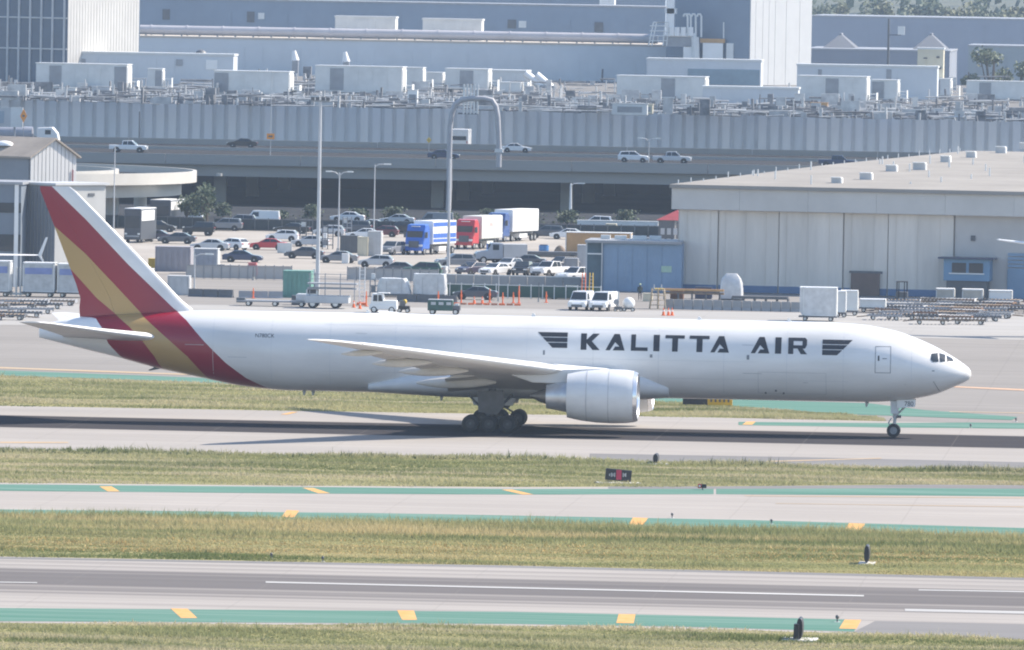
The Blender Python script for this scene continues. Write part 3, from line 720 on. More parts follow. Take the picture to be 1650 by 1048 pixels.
lt = MB().box(-5.6, 0, 1.62, .16, .7, .2).cyl((-5.5, -.25, 1.62), (-5.42, -.25, 1.62), .12).cyl((-5.5, .25, 1.62), (-5.42, .25, 1.62), .12); lt.build('taxi_light', DGREY, ngo)
for y in (-.62, .62):
    dr = MB().xz([(-5.75, 2.95), (-4.3, 3.0), (-4.33, 2.42), (-5.75, 2.3)], y - .03, y + .03).build('gear_door', WHITE, ngo, bevel=.02)
    MB().xz([(-6.25, 2.85), (-5.62, 2.85), (-5.62, 1.85), (-6.2, 1.85)], y * .8 - .02, y * .8 + .02).build('gear_door', JW, ngo, bevel=.02)
    if y < 0:
        tp = text_polys('780', 5.13, 2.48, .36, .68)
        tm = bpy.data.meshes.new('door_number'); vv, ff = [], []
        for p in tp:
            ff.append(tuple(range(len(vv), len(vv) + len(p)))); vv += [(-s, y - .042, z) for s, z in p]
        tm.from_pydata(vv, [], ff); tm.materials.append(LETT); inst('door_number', tm, dr)
# antennas, tail skid, drain mast
MB().xz([(-63.6, 4.5), (-62.9, 4.3), (-64.4, 4.0), (-64.55, 4.05)], -.08, .08).build('tail_skid', DGREY, jet)
for s, z in ((52, 2.7), (51.3, 2.7), (41.2, 2.5), (7.9, 2.7), (28.5, 2.42)):
    MB().xz([(-s, z + .1), (-s - .35, z + .1), (-s - .3, z - .38), (-s - .18, z - .38)], -.03, .03).build('antenna', LGREY, jet)
for s in (14, 21, 34, 47):
    MB().xz([(-s, 8.8), (-s - .5, 8.8), (-s - .4, 9.12), (-s - .28, 9.12)], -.03, .03).build('antenna', WHITE, jet)

# ================================================================== overpass, long building, far blocks
def proj(p):
    d = Vector(p) - CP; z = d.dot(FW)
    return 825 + FPX * d.dot(RT) / z, 524 - FPX * d.dot(UP) / z
def reach(c, dirv, px):
    """how far to go from c along dirv until pixel column px is reached"""
    lo, hi = 0.0, 400.0; s = 1 if proj(c + dirv * 5)[0] > proj(c)[0] else -1
    for _ in range(50):
        m = (lo + hi) / 2
        if (proj(c + dirv * m)[0] - px) * s < 0: lo = m
        else: hi = m
    return lo
def corner_plan(pxc, pyb, pxl, pxr, th, z=0.0):
    c = G(pxc, pyb, z); u = Vector((math.cos(th), math.sin(th), 0)); w = Vector((-math.sin(th), math.cos(th), 0))
    return c, u * reach(c, u, pxr), w * reach(c, w, pxl)

WALLB = mat('ribbed_blue_grey_cladding', (.68, .7, .72), .6, .08, .15, stretch=(1, 1, .3))
WALLB2 = mat('lower_cladding', (.46, .5, .53), .6, .12, .15)
WALLP = mat('pale_blue_cladding', (.56, .59, .62), .6, .08, .1)
WALLD = mat('slate_cladding', (.2, .25, .32), .6, .1, .1)
ROOFG = mat('roof_gravel', (.2, .195, .19), .9, .25, .12, spec=0)
PALE = mat('pale_rooftop_metal', (.62, .63, .62), .5, .12, .3)
CREAM = mat('cream_wall', (.6, .55, .42), .7, .1, .3)
HANG = mat('hangar_cladding', (.66, .61, .55), .6, .13, .5, stretch=(1, 1, .12))

# ---- overpass
OV_N, OV_F, DECK = 1476.0, 1606.0, 6.5
ov = thing('overpass', 'wide grey concrete road overpass carrying cars in front of the long ribbed building', 'bridge', (-100, OV_N, 0))
def wpart(mb, name, m, parent, **k):
    """builds in world space, then hangs under its thing without moving"""
    o = mb.build(name, m, None, **k); o.parent = parent
    o.matrix_parent_inverse = Matrix.Translation(parent.location).inverted() if parent.rotation_euler.z == 0 else parent.matrix_basis.inverted()
    return o
DECKM = mat('road_deck_asphalt', (.055, .056, .06), .9, .15, .08, spec=0)
OVC = mat('overpass_concrete', (.3, .3, .29), .85, .12, .1, stretch=(.2, 1, 1))
wpart(MB().cbox(-420, 160, OV_N + .4, OV_F - .4, DECK - .4, DECK), 'deck', DECKM, ov)
wpart(MB().cbox(-420, 160, OV_N + 1.2, OV_N + 2.2, 4.3, DECK - .4).cbox(-420, 160, OV_F - 2.2, OV_F - 1.2, 4.3, DECK - .4), 'girder', OVC, ov)
for k in range(29):
    x = -420 + 20 * k
    wpart(MB().cbox(x + .04, x + 19.96, OV_N, OV_N + .38, DECK - .5, DECK + 1.0), 'parapet', OVC, ov)
    wpart(MB().cbox(x + .04, x + 19.96, OV_F - .38, OV_F, DECK - .5, DECK + .9), 'parapet', OVC, ov)
for k in range(12):
    wpart(MB().cbox(-400 + 45 * k, -399.2 + 45 * k, OV_N + 4, OV_F - 4, 4.5, DECK - .4), 'cross_beam', OVC, ov)
wpart(MB().cbox(-420, 160, 1560, 1560.5, DECK, DECK + .5), 'median_barrier', OVC, ov)
wpart(MB().cbox(-420, 160, OV_F - 6, OV_F - 4, 0, DECK - .42), 'shade_backing', mat('painted_underpass_shade', (.1, .1, .105), .9, .2, .1), ov)  # added dark wall that fills the underpass opening with painted shade
for px in (-60, 357, 707, 915, 1230):
    x = P(px, 320, OV_N + 14).x
    for yy in (OV_N + 12, OV_N + 60, OV_N + 110):
        wpart(MB().cbox(x - .9, x + .9, yy - .9, yy + .9, 0, 4.5), 'column', OVC, ov)

# ---- loop ramp on the left
rc = P(310, 276, 1365); RC = Vector((rc.x - 46, 1368, 0)); RZ = 6.3
rm = thing('loop_ramp', 'pale concrete loop ramp curving off the overpass above the tail of the jet', 'bridge', RC)
def arc(r, z, a0, a1, n=40): return [(r * math.cos(a0 + (a1 - a0) * i / n), r * math.sin(a0 + (a1 - a0) * i / n), z) for i in range(n + 1)]
def ribbon(r0, r1, z0, z1, a0=R(-110), a1=R(100), n=44):
    mb = MB(); rings = []
    A = [arc(r0, z0, a0, a1, n), arc(r1, z0, a0, a1, n), arc(r1, z1, a0, a1, n), arc(r0, z1, a0, a1, n)]
    return mb.loft([[A[j][i] for j in range(4)] for i in range(n + 1)])
RAMPC = mat('ramp_concrete', (.5, .48, .44), .85, .1, .1)
ribbon(35, 46, RZ - .5, RZ).build('deck', DECKM, rm); ribbon(45.6, 46.05, RZ - .55, RZ + 1.0).build('parapet', RAMPC, rm, smooth=True)
ribbon(35, 35.4, RZ - .55, RZ + 1.0).build('parapet', RAMPC, rm, smooth=True); ribbon(37, 44, RZ - 2.3, RZ - .52).build('box_girder', RAMPC, rm, smooth=True)
for a in (-75, -25, 25, 75): MB().cyl((40.5 * math.cos(R(a)), 40.5 * math.sin(R(a)), 0), (40.5 * math.cos(R(a)), 40.5 * math.sin(R(a)), RZ - 2.2), .9, n=16).build('column', RAMPC, rm, smooth=True)

# ---- long ribbed building
WY, WZ = 1622.0, 13.0
lb = thing('long_building', 'long low building with vertical ribs of blue grey cladding behind the overpass', 'building', (-115, WY, 0))
def L(mb, name, m, **k): return wpart(mb, name, m, lb, **k)
L(MB().cbox(-240, 20, WY + .42, 2060, 0, WZ), 'wall', mat('recess_cladding', (.62, .64, .66), .6, .1, .15))
L(MB().cbox(-240, 20, WY + .5, 2058, WZ + .004, WZ + .06), 'roof', ROOFG)
L(MB().cbox(-240.2, 20.2, WY + .05, WY + .55, WZ - .1, WZ + .75), 'parapet', PALE)
PV = [WALLB, mat('ribbed_cladding_faded', (.72, .73, .73), .6, .1, .2, stretch=(1, 1, .2)), mat('ribbed_cladding_stained', (.6, .63, .65), .65, .16, .3, stretch=(1, 1, .15))]
pme = MB().box(0, 0, 0, 1.28, .5, 9.2).mesh('panel', WALLB); pm2 = MB().box(0, 0, 0, 1.28, .46, 3.4).mesh('panel', WALLB2)
x = -206.0
for k in range(104):
    for me, z in ((pme, 8.28), (pm2, 1.9)):
        o = inst('panel', me, lb, (x + 1.95 * k + 115, .32 if me is pme else .34, z))
        if me is pme: o.material_slots[0].link = 'OBJECT'; o.material_slots[0].material = rnd.choice(PV)

# ---- rooftop plant
CLUT = mat('roof_plant_mixed', (.32, .32, .33), .6, .5, .5, c2=(.68, .68, .66))
def roof_unit(px0, px1, pyt, pyb, label, dep=3.2, m=PALE, legs=True, louv=(), name='rooftop_unit', th=R(11), door=True, rail=True):
    """an air handling unit standing on the long roof: body, base frame, roof cap, end panel painted white as sunlit, louvres"""
    g = G((px0 + px1) / 2, pyb, WZ); cx, cy, w, h = gext(px0, px1, pyt, pyb, WZ)
    t = thing(name, label, 'air unit', (cx, cy + dep / 2, WZ + .06), 0, 'plant on the long roof')
    t.rotation_euler.z = -th * .5
    lift = min(.9, h * .16) if legs else 0
    MB().box(0, 0, lift + (h - lift) / 2, w, dep, h - lift).build('body', m, t, bevel=.03)
    MB().box(0, 0, h + .05, w + .2, dep + .25, .12).build('cap', WHITE, t)
    n = max(2, int(w / 2.2))
    for i in range(n):
        xx = -w / 2 + w * (i + .5) / n
        MB().box(xx, -dep / 2 - .02, lift + (h - lift) * .5, w / n - .16, .06, (h - lift) * .84).build('panel', m if (i * 7 + int(px0)) % 5 else GREY, t)
    if legs:
        MB().box(0, 0, lift - .12, w, dep * .9, .22).build('base_frame', GREY, t)
        for sx in (-.44, -.15, .15, .44):
            for sy in (-.4, .4): MB().box(sx * w, sy * dep, (lift - .2) / 2, .18, .18, max(.1, lift - .2)).build('leg', GREY, t)
    MB().box(w / 2 + .06, 0, lift + (h - lift) * .5, .1, dep * .8, (h - lift) * .8).build('sun_painted_end', WHITE, t)  # whiter than the body: sunlight painted onto the right end
    if rail:
        for k in range(4): MB().box(w / 2 + .9, 0, .5 + k * .55, 1.3, dep * .5, .09).build('louvre', OFFW, t)
        MB().box(w / 2 + 1.55, 0, 1.2, .08, dep * .5, 2.4).build('louvre_post', OFFW, t)
    return t
units = [
 (58, 207, 104, 152, 'long pale rooftop unit at far left in front of the glass tower', 4),
 (238, 262, 112, 148, 'small pair of white rooftop uprights left of the dark stack', 2),
 (345, 468, 116, 160, 'pale boxy rooftop unit below the dark domed vent', 4),
 (508, 650, 108, 158, 'largest pale rooftop unit near the tall light pole', 4),
 (652, 682, 110, 150, 'narrow upright rooftop unit beside the largest pale unit', 3),
 (686, 714, 118, 148, 'slim rooftop unit with bright white end left of the arch ribs', 3),
 (718, 788, 112, 150, 'lilac grey rooftop unit directly behind the arch ribs', 4),
 (806, 840, 134, 152, 'low white rooftop box left of the two slanting ducts', 3),
 (994, 1138, 124, 166, 'pale rooftop unit with leaning white duct right of centre', 4),
 (1286, 1398, 124, 172, 'pale rooftop unit in front of the wide white building', 4),
 (1405, 1447, 130, 168, 'short ribbed rooftop unit right of the wide white building front', 3),
 (1500, 1532, 128, 160, 'small grey rooftop unit near the cream block', 3),
 (1558, 1660, 132, 166, 'pale rooftop unit at the right edge of the roof', 4),
]
for a, b, c_, d, lab, dep in units: roof_unit(a, b, c_, d, lab, dep)
# penthouse blocks behind the units
def block(name, label, px0, px1, pyt, pyb, Y, dep, m, cat='building', base=None, parts=(), roof=None, th=0.0):
    roof = roof or (PALE if Y < 2100 else GREY)
    x0, x1, zb, zt = ext(px0, px1, pyt, pyb, Y)
    t = thing(name, label, cat, ((x0 + x1) / 2, Y, 0 if base is None else base), th); w = x1 - x0; zb = (0 if base is None else base); h = zt - zb
    MB().cbox(-w / 2, w / 2, 0, dep, 0, h).build('wall', m, t)
    MB().cbox(-w / 2 - .15, w / 2 + .15, -.15, dep + .15, h + .004, h + .35).build('roof_edge', roof, t)
    n = max(3, int((px1 - px0) / 30))
    for i in range(n):
        if (i * 5 + int(px0)) % 3 == 0: continue
        MB().box(-w / 2 + w * (i + .5) / n, -.04, h * .47, w / n - .3, .1, h * .9).build('panel', m, t)
    for (a, b, c_, d, pm, pn) in parts:
        q0, q1, z0, z1 = ext(a, b, c_, d, Y); o = MB().cbox(q0 - (x0 + x1) / 2, q1 - (x0 + x1) / 2, -.2, -.05, z0 - zb, z1 - zb).build(pn, pm, t)
    return t
block('penthouse_block', 'long pale penthouse with bright right end behind the left rooftop unit', 96, 376, 88, 140, 1790, 7, WALLP, base=WZ, parts=[(128, 138, 95, 103, GREY, 'louvre'), (284, 294, 96, 106, GREY, 'louvre'), (332, 350, 97, 112, WHITE, 'access_door')])
block('penthouse_block', 'wide white blue penthouse under the cream block on the right', 1284, 1510, 108, 150, 1800, 8, WALLP, base=WZ, parts=[(1318, 1324, 112, 148, GREY, 'recess'), (1428, 1436, 112, 148, GREY, 'recess')])
block('penthouse_block', 'lilac flat roofed penthouse in front of the white tower', 1042, 1226, 98, 138, 1880, 8, WALLP, base=WZ, parts=[(1108, 1224, 112, 137, mat('teal_window_band', (.2, .28, .34), .3, .1, .5), 'window_band')])
block('penthouse_block', 'low lilac roof block with two slanting ducts', 792, 850, 116, 140, 1900, 8, PALE, base=WZ)
block('penthouse_block', 'plain pale low block between the white tower and the roof edge', 1132, 1286, 143, 172, 1690, 6, WALLP, base=WZ)
# slanting ducts, goose necks, domed stack
for i, (a, b, lab) in enumerate((((846, 118), (876, 146), 'left of two bright white slanting ducts on the roof'), ((864, 121), (890, 146), 'right of two bright white slanting ducts on the roof'))):
    p, q = P(a[0], a[1], 1885), P(b[0], b[1], 1885); t = thing('slanting_duct', lab, 'duct', (q.x, q.y, WZ), 0, 'slanting ducts')
    o = MB().cyl(p - t.location, Vector((q.x, q.y, WZ)) - t.location, .75, n=10).build('pipe', WHITE, t, smooth=True); MB().cyl((0, 0, 0), (0, 0, .6), 1.0, n=12).build('base', GREY, t)
t = thing('domed_stack', 'dark stack with domed cap standing on the roof left of centre', 'chimney', G(323, 140, WZ)); h = P(323, 80, t.location.y).z - WZ
MB().cyl((0, 0, 0), (0, 0, h * .8), 1.3, .8, n=14).build('stack', GREY, t, smooth=True); MB().ell((0, 0, h * .82), 1.2, 1.2, h * .18).build('cap', DGREY, t, smooth=True)
for px, pyt, pyb, lab in ((476, 82, 98, 'left white horn shaped roof fan on the pale slab'), (558, 84, 100, 'right white horn shaped roof fan on the pale slab')):
    p = P(px, pyb, 1990); t = thing('roof_fan', lab, 'fan', p); h = P(px, pyt, 1990).z - p.z
    MB().cyl((0, 0, 0), (-.3, 0, h), .8, .35, n=10).build('horn', WHITE, t, smooth=True); MB().box(0, 0, -1.5, 1.2, 1.2, 3.2).build('base', GREY, t)

# dense pipework on the roof edge: uncountable
mb = MB()
mb2 = MB(); mb1 = mb
for k in range(4200):
    mb = mb1 if k % 2 else mb2
    px = rnd.uniform(-60, 1710); py = 160 + (px - 0) * .0215 - abs(rnd.gauss(0, 11 if k < 3000 else 24)) + 2
    g_ = G(px, py, WZ + .06); w = rnd.choice((.2, .3, .5, .9, 1.6, 3)); h = rnd.choice((.15, .3, .5, .8, 1.1, 1.5)) * (1 if k < 3000 else 1.7); d = rnd.choice((.3, .6, 1.2))
    if rnd.random() < .45: mb.cyl((g_.x, g_.y, g_.z + h * .6), (g_.x + rnd.uniform(1, 7), g_.y + rnd.uniform(-.4, .4), g_.z + h * .6 + rnd.uniform(-.2, .3)), rnd.uniform(.05, .16), n=6)
    elif rnd.random() < .5: mb.cyl((g_.x, g_.y, g_.z), (g_.x + rnd.uniform(-.2, .2), g_.y, g_.z + h), rnd.uniform(.06, .25), n=6)
    else: mb.box(g_.x, g_.y, g_.z + h / 2, w, d, h)
tag(mb2.build('rooftop_trays', mat('dark_roof_plant', (.08, .085, .095), .7, .4, .5, c2=(.3, .3, .31))), 'dark cable trays and small machinery along the long roof', 'pipework', kind='stuff')
tag(mb1.build('rooftop_pipework', CLUT), 'tangle of small pipes, boxes and trays along the long roof', 'pipework', kind='stuff')
for i, (px, pyb, w, h, lab, m) in enumerate(((112, 158, 2.2, 1.6, 'curved topped pale vent under the left rooftop unit', PALE), (163, 159, 3.0, 1.9, 'boxy vent under the left rooftop unit', LGREY), (665, 172, 1.6, 2.6, 'white rounded duct elbow beside the largest rooftop unit', WHITE), (1015, 186, 5.5, 1.8, 'pinkish low box at the roof edge right of centre', PALE), (1040, 184, 2.4, 1.5, 'cream block at the roof edge right of centre', CREAM), (1320, 181, 2.8, 1.5, 'striped low box at the roof edge under the right unit', TAN), (1395, 184, 2.0, .7, 'flat white hood at the roof edge on the right', WHITE), (1288, 181, 1.0, 1.2, 'small bright box at the roof edge under the right unit', WHITE))):
    g_ = G(px, pyb, WZ + .06); t = thing('roof_vent', lab, 'vent', g_, 0, 'small vents on the long roof')
    MB().box(0, 0, h / 2, w, 1.6, h).build('housing', m, t, bevel=.12); MB().box(0, -.82, h * .5, w * .7, .06, h * .5).build('louvre', GREY, t); MB().box(0, 0, h + .05, w * 1.06, 1.7, .1).build('hood', m, t)

# ---- far blocks
SL = 2010.0
x0, x1, zb, zt = ext(185, 1115, 72, 140, SL); zt = P(640, 68, SL).z
sl_ = block('slab_building', 'very long pale blue slab building with a pipe along its roof', 185, 1115, 68, 140, SL, 60, WALLP, roof=mat('tan_ledge', (.5, .44, .37), .8, .1, .2))
def duct_h(px0, px1, py0, Y, r, m, label, n=30):
    a = P(px0, py0, Y); b = P(px1, py0 + (px1 - px0) * .0305, Y); z = (a.z + b.z) / 2
    t = thing('roof_duct', label, 'duct', (a.x, Y, 0))
    MB().cyl((0, 0, z), (b.x - a.x, 0, z), r, n=14).build('pipe', m, t, smooth=True)
    for k in range(n):
        xx = (b.x - a.x) * (k + .5) / n; MB().box(xx, 0, (z + zt) / 2 - .2, .25, r * 1.2, z - zt + .4 if z > zt else .4).build('support', GREY, t)
        if k % 2: MB().cyl((xx + 1, 0, z), (xx + 1.25, 0, z), r * 1.12, n=14).build('flange', m, t)
    return t
duct_h(192, 1060, 42, SL + 6, .95, mat('duct_grey', (.45, .44, .46), .5, .1, .2), 'long grey duct running along the roof of the slab building')
block('upper_slab', 'dark slate blue slab rising behind the long roof duct', 222, 1072, 6, 66, 2130, 40, WALLD, parts=[(262, 274, 15, 32, DGREY, 'louvre'), (398, 410, 19, 36, DGREY, 'louvre'), (416, 426, 21, 31, PALE, 'hatch'), (836, 848, 34, 45, PALE, 'hatch'), (818, 832, 32, 46, DGREY, 'louvre'), (958, 972, 36, 52, DGREY, 'louvre')])
for a, b, c_, d, lab in ((540, 637, 29, 50, 'left pale container sized box on the slab roof'), (681, 776, 33, 54, 'right pale container sized box on the slab roof')):
    block('roof_cabin', lab, a, b, c_, d, SL + 20, 6, PALE, cat='cabin', base=zt)
block('top_slab', 'slate blue block along the very top edge of the picture', 430, 1072, -30, 40, 2300, 40, WALLD)
block('roof_cabin', 'small white cabin at the top edge of the picture', 966, 990, -12, 14, 2290, 5, WHITE, cat='cabin', base=20)
# glass tower, far left
c, u, w = corner_plan(107, 140, -260, 224, R(62), WZ)
tw = thing('glass_tower', 'dark glass tower with pale mullions and bright white side at top left', 'building', (c.x, c.y, 0))
TH = 44
def plan_box(mb, u, w, z0, z1, o=Vector((0, 0, 0))):
    a = [o, o + u, o + u + w, o + w]; return mb.xy([(p.x, p.y) for p in a], z0, z1)
DKG = mat('tower_glass', (.06, .1, .16), .25, .15, .2)
plan_box(MB(), u, w, 0, TH).build('wall', DKG, tw)
nu, nw = u.normalized(), w.normalized()
k = 0; side_m = mat('white_ribbed_side', (.5, .49, .47), .6, .06, .3)
while k * .9 < u.length - .5:
    o = nu * (k * .9 + .05) - nw * .12; plan_box(MB(), nu * .8, nw * .12, 0, TH, o).build('panel', side_m, tw); k += 1
for px in (13, 31, 49, 67, 85, 104):
    q = reach(c, nw, px) if px < 107 else 0
    plan_box(MB(), -nu * .25, nw * .35, 0, TH, nw * q).build('mullion', LGREY, tw)
for py in (30, 80):
    z = P(60, py, c.y).z; plan_box(MB(), -nu * .2, w, z, z + .25).build('transom', LGREY, tw)
# white tower, right
c, u, w = corner_plan(1206, 138, 1072, 1305, R(62), WZ)
tw = thing('white_tower', 'tall tower with sunlight painted white on one face and shade painted slate on another at top right', 'building', (c.x, c.y, 0))
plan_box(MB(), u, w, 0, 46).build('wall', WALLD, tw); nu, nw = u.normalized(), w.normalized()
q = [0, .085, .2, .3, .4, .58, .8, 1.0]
for a, b in zip(q, q[1:]): plan_box(MB(), u * (b - a) - nu * .12, nw * .2, 0, 46, u * a + nu * .06 - nw * .2).build('panel', mat('tower_painted_sun', (.47, .48, .49), .5, .04, .3), tw)  # white panels and slate wall hold the tower's sun and shade as colour
# process plant at the slab's right end
PY = 1995.0
pp = thing('process_plant', 'white process plant with a square stack, hooked vents and railings beside the white tower', 'machinery', P(1110, 92, PY))
pz = pp.location.copy()
def pr(px, py): return P(px, py, PY) - pz
def pbox(mb, a, b, t, d, dep=3.0):
    p, q = pr(a, d), pr(b, t); return mb.cbox(p.x, q.x, 0, dep, p.z, q.z)
pbox(MB(), 1074, 1087, -10, 52).build('stack', WHITE, pp); pbox(MB(), 1071, 1090, 14, 22, 3.4).build('collar', OFFW, pp)
pbox(MB(), 1072, 1120, 54, 60).build('platform', WHITE, pp); pbox(MB(), 1100, 1118, 75, 140, 4).build('cabinet', WHITE, pp)
pbox(MB(), 1068, 1118, 60, 75, 2).build('frame_body', GREY, pp)
pbox(MB(), 1132, 1165, 70, 97, 4).build('cabinet', WHITE, pp); pbox(MB(), 1170, 1182, 70, 97, 4).build('cabinet', OFFW, pp); pbox(MB(), 1128, 1168, 63, 69, 4.6).build('canopy', TAN, pp)
for a in (1083, 1091, 1101, 1113): MB().cyl(pr(a, 58), pr(a, 44), .55, n=10).build('vent', WHITE, pp, smooth=True)
for a in (1108, 1113, 1121, 1130): MB().tube([pr(a, 60), pr(a, 26), pr(a - 2, 23), pr(a - 5, 23), pr(a - 7, 27)], .2, 6).build('hooked_vent', OFFW, pp)
MB().cyl(pr(1120, 60), pr(1121, 98), .8, n=10).build('down_pipe', OFFW, pp); MB().cyl(pr(1166, 62), pr(1166, 36), .14, n=6).build('mast', OFFW, pp)
for a, b in ((1045, 1072), (1050, 1078)): MB().tube([pr(a + 8, 36), pr(a, 74)], .14, 5).cyl(pr(a + 8, 36), pr(b, 36), .14, n=5).cyl(pr(b, 36), pr(b - 4, 74), .14, n=5).build('railing', OFFW, pp)
for k in range(4): MB().cyl(pr(1047, 42 + k * 8), pr(1074, 42 + k * 8), .12, n=5).build('railing', OFFW, pp)
# right hand background
block('hip_roof_hall', 'large grey hall with shallow hipped roofs behind the cream block', 1300, 1530, 82, 112, 2440, 60, mat('far_grey_wall', (.2, .22, .26), .8, .1, .05))
for a, ap, b, lab in ((1318, 1352, 1392, 'left shallow hipped roof behind the white tower'), (1460, 1498, 1530, 'right shallow hipped roof above the cream block')):
    p0, p1, p2 = P(a, 83, 2450), P(ap, 55, 2460), P(b, 84, 2450); t = thing('hipped_roof', lab, 'roof', (p1.x, 2460, p0.z - .5), 0, 'hipped roofs on the far hall')
    w = p2.x - p0.x; h = p1.z - p0.z + .5
    MB().add([(-w / 2, 0, 0), (w / 2, 0, 0), (w / 2, 26, 0), (-w / 2, 26, 0), (0, 9, h), (0, 17, h)], [(0, 1, 4), (1, 2, 5, 4), (2, 3, 5), (3, 0, 4, 5), (3, 2, 1, 0)]).build('covering', mat('far_roof', (.13, .14, .16), .9, .15, .05), t); MB().box(0, 13, h, .6, 9, .3).build('ridge', GREY, t)
block('cream_block', 'cream plant block with small dark openings right of the grey hall', 1478, 1520, 80, 135, 1840, 6, CREAM, base=WZ, parts=[(1488, 1494, 93, 95, DGREY, 'opening'), (1509, 1514, 91, 94, DGREY, 'opening'), (1511, 1517, 108, 112, DGREY, 'opening')])
block('far_hall', 'broad slate hall below the far trees at top right', 1306, 1900, 32, 70, 2750, 80, mat('far_slate', (.24, .27, .33), .8, .1, .05))
block('far_hall', 'grey green hall with a rounded mound behind the right roof units', 1560, 1900, 78, 110, 2350, 40, mat('far_slate2', (.26, .3, .32), .8, .1, .05))
t = thing('flood_mast', 'thin dark mast with lamp bracket in front of the grey hall', 'mast', G(1430, 150, WZ)); hh = P(1433, 30, t.location.y).z - WZ
MB().cyl((0, 0, 0), (0, 0, hh), .28, .2, n=8).build('mast', DGREY, t); MB().box(1.2, 0, hh * .78, 2.4, .2, .2).build('bracket', DGREY, t); MB().box(2.4, 0, hh * .84, 1.3, .6, 1.6).build('lamp', OFFW, t)

# ------------------------------------------------------------------ trees
BARK = mat('bark', (.09, .07, .05), .9, .3, 2)
LEAF = [mat('leaves_dark', (.035, .06, .025), .7, .5, .6), mat('leaves_grey_green', (.07, .095, .05), .7, .4, .6), mat('leaves_olive', (.09, .1, .04), .7, .4, .6)]
def tree(loc, h, r, label, m, n=900, group=None, seed=1):
    rr = random.Random(seed); t = thing('tree', label, 'tree', loc, 0, group)
    tb = MB().tube([(0, 0, 0), (.1, 0, h * .25), (-.05, .1, h * .5), (.1, 0, h * .8)], [h * .035, h * .028, h * .02, h * .006], 7)
    blobs = []
    for k in range(9):
        a = rr.uniform(0, 6.28); q = r * rr.uniform(.2, .68); z = h * rr.uniform(.42, .86); b = Vector((q * math.cos(a), q * math.sin(a), z))
        tb.tube([(0, 0, h * .3), tuple(b * .6 + Vector((0, 0, h * .12))), tuple(b)], [h * .014, h * .008, h * .003], 5); blobs.append((b, r * rr.uniform(.28, .5)))
    tb.build('trunk', BARK, t, smooth=True)
    vs, fs = [], []
    for k in range(n):
        b, br = rr.choice(blobs); d = Vector((rr.gauss(0, 1), rr.gauss(0, 1), rr.gauss(0, .8))).normalized() * br * rr.uniform(.45, 1.05)
        c = b + d; s = r * rr.uniform(.05, .13); u = Vector((rr.gauss(0, 1), rr.gauss(0, 1), rr.gauss(0, 1))).normalized(); w = u.orthogonal().normalized()
        i = len(vs); vs += [tuple(c + u * s), tuple(c + w * s * .7), tuple(c - u * s), tuple(c - w * s * .7)]; fs.append((i, i + 1, i + 2, i + 3))
    MB().add(vs, fs).build('crown', m, t)
    return t
def ptree(px, pyb, pyt, label, mi, wid=None, z=0.0, Y=None, n=900, group=None, seed=1):
    g_ = G(px, pyb, z) if Y is None else Vector((P(px, pyb, Y).x, Y, z)); h = P(px, pyt, g_.y).z - z
    w = (wid or 40) * g_.y / FPX / 2
    tree(g_, h, w, label, LEAF[mi], n, group, seed)
ptree(332, 372, 294, 'dark bushy tree below the end of the loop ramp', 0, 62, n=1200, seed=3)
ptree(300, 368, 312, 'dark tree half hidden under the loop ramp', 0, 50, n=800, seed=4)
for i, (px, w, top, lab) in enumerate(() if True else ((650, 60, 300, 'dark tree in the shade under the bridge behind the blue lorry'), (700, 50, 306, 'dark tree under the bridge left of the slim lamp pole'), (770, 56, 304, 'dark tree under the bridge above the red lorry'), (880, 60, 300, 'dark tree under the bridge right of the white trailer'), (935, 40, 316, 'low dark tree beside the bright bridge column'))):
    ptree(px, 372, top, lab, 0, w, n=700, group='trees in the shade of the bridge', seed=10 + i)
far = [(1318, 46, -4, 'far pale green tree touching the white tower'), (1350, 60, -8, 'first far tree right of the white tower top'), (1395, 70, -6, 'rounded far tree above the left hipped roof'), (1440, 60, -10, 'far tree above the dark mast'), (1490, 76, -8, 'wide far tree above the right hipped roof'), (1545, 64, -12, 'tall far tree above the cream block'), (1590, 60, -8, 'brownish far tree near the top right corner'), (1640, 80, -14, 'far tree in the top right corner')]
for i, (px, w, top, lab) in enumerate(far): ptree(px, 60, top, lab, 1 + i % 2, w * 1.25, Y=2980, n=1100, group='far trees along the top right', seed=30 + i)
for i, (px, w, top, pyb, lab) in enumerate(((1560, 40, 88, 130, 'grey green tree left of the pale right edge unit'), (1600, 70, 66, 130, 'large rounded tree above the right edge unit'), (1645, 60, 78, 132, 'tree at the right edge above the roof units'))):
    ptree(px, pyb, top, lab, 1, w, Y=2140, n=1100, group='trees behind the roof at right', seed=50 + i)
def shrub(px, py, h, w, label, seed):
    rr = random.Random(seed); t = thing('shrub', label, 'shrub', G(px, py), 0, 'shrubs added for shade along the bridge'); vs, fs = [], []
    MB().tube([(0, 0, 0), (.1, 0, h * .4), (0, .1, h * .7)], [.12, .08, .03], 6).build('stem', BARK, t)
    for k in range(420):
        c = Vector((rr.gauss(0, .42) * w, rr.gauss(0, .4), h * (.08 + .86 * rr.random() ** .8))); c.x *= 1 - .35 * c.z / h
        s = rr.uniform(.12, .3); u = Vector((rr.gauss(0, 1), rr.gauss(0, 1), rr.gauss(0, 1))).normalized(); q = u.orthogonal().normalized(); i = len(vs)
        vs += [tuple(c + u * s), tuple(c + q * s * .7), tuple(c - u * s), tuple(c - q * s * .7)]; fs.append((i, i + 1, i + 2, i + 3))
    MB().add(vs, fs).build('foliage', LEAF[0], t)
ORD_ = ['first', 'second', 'third', 'fourth', 'fifth', 'sixth', 'seventh', 'eighth', 'ninth', 'tenth', 'eleventh', 'twelfth', 'thirteenth', 'fourteenth', 'fifteenth', 'sixteenth', 'seventeenth', 'eighteenth', 'nineteenth', 'twentieth', 'twenty first', 'twenty second', 'twenty third', 'twenty fourth']
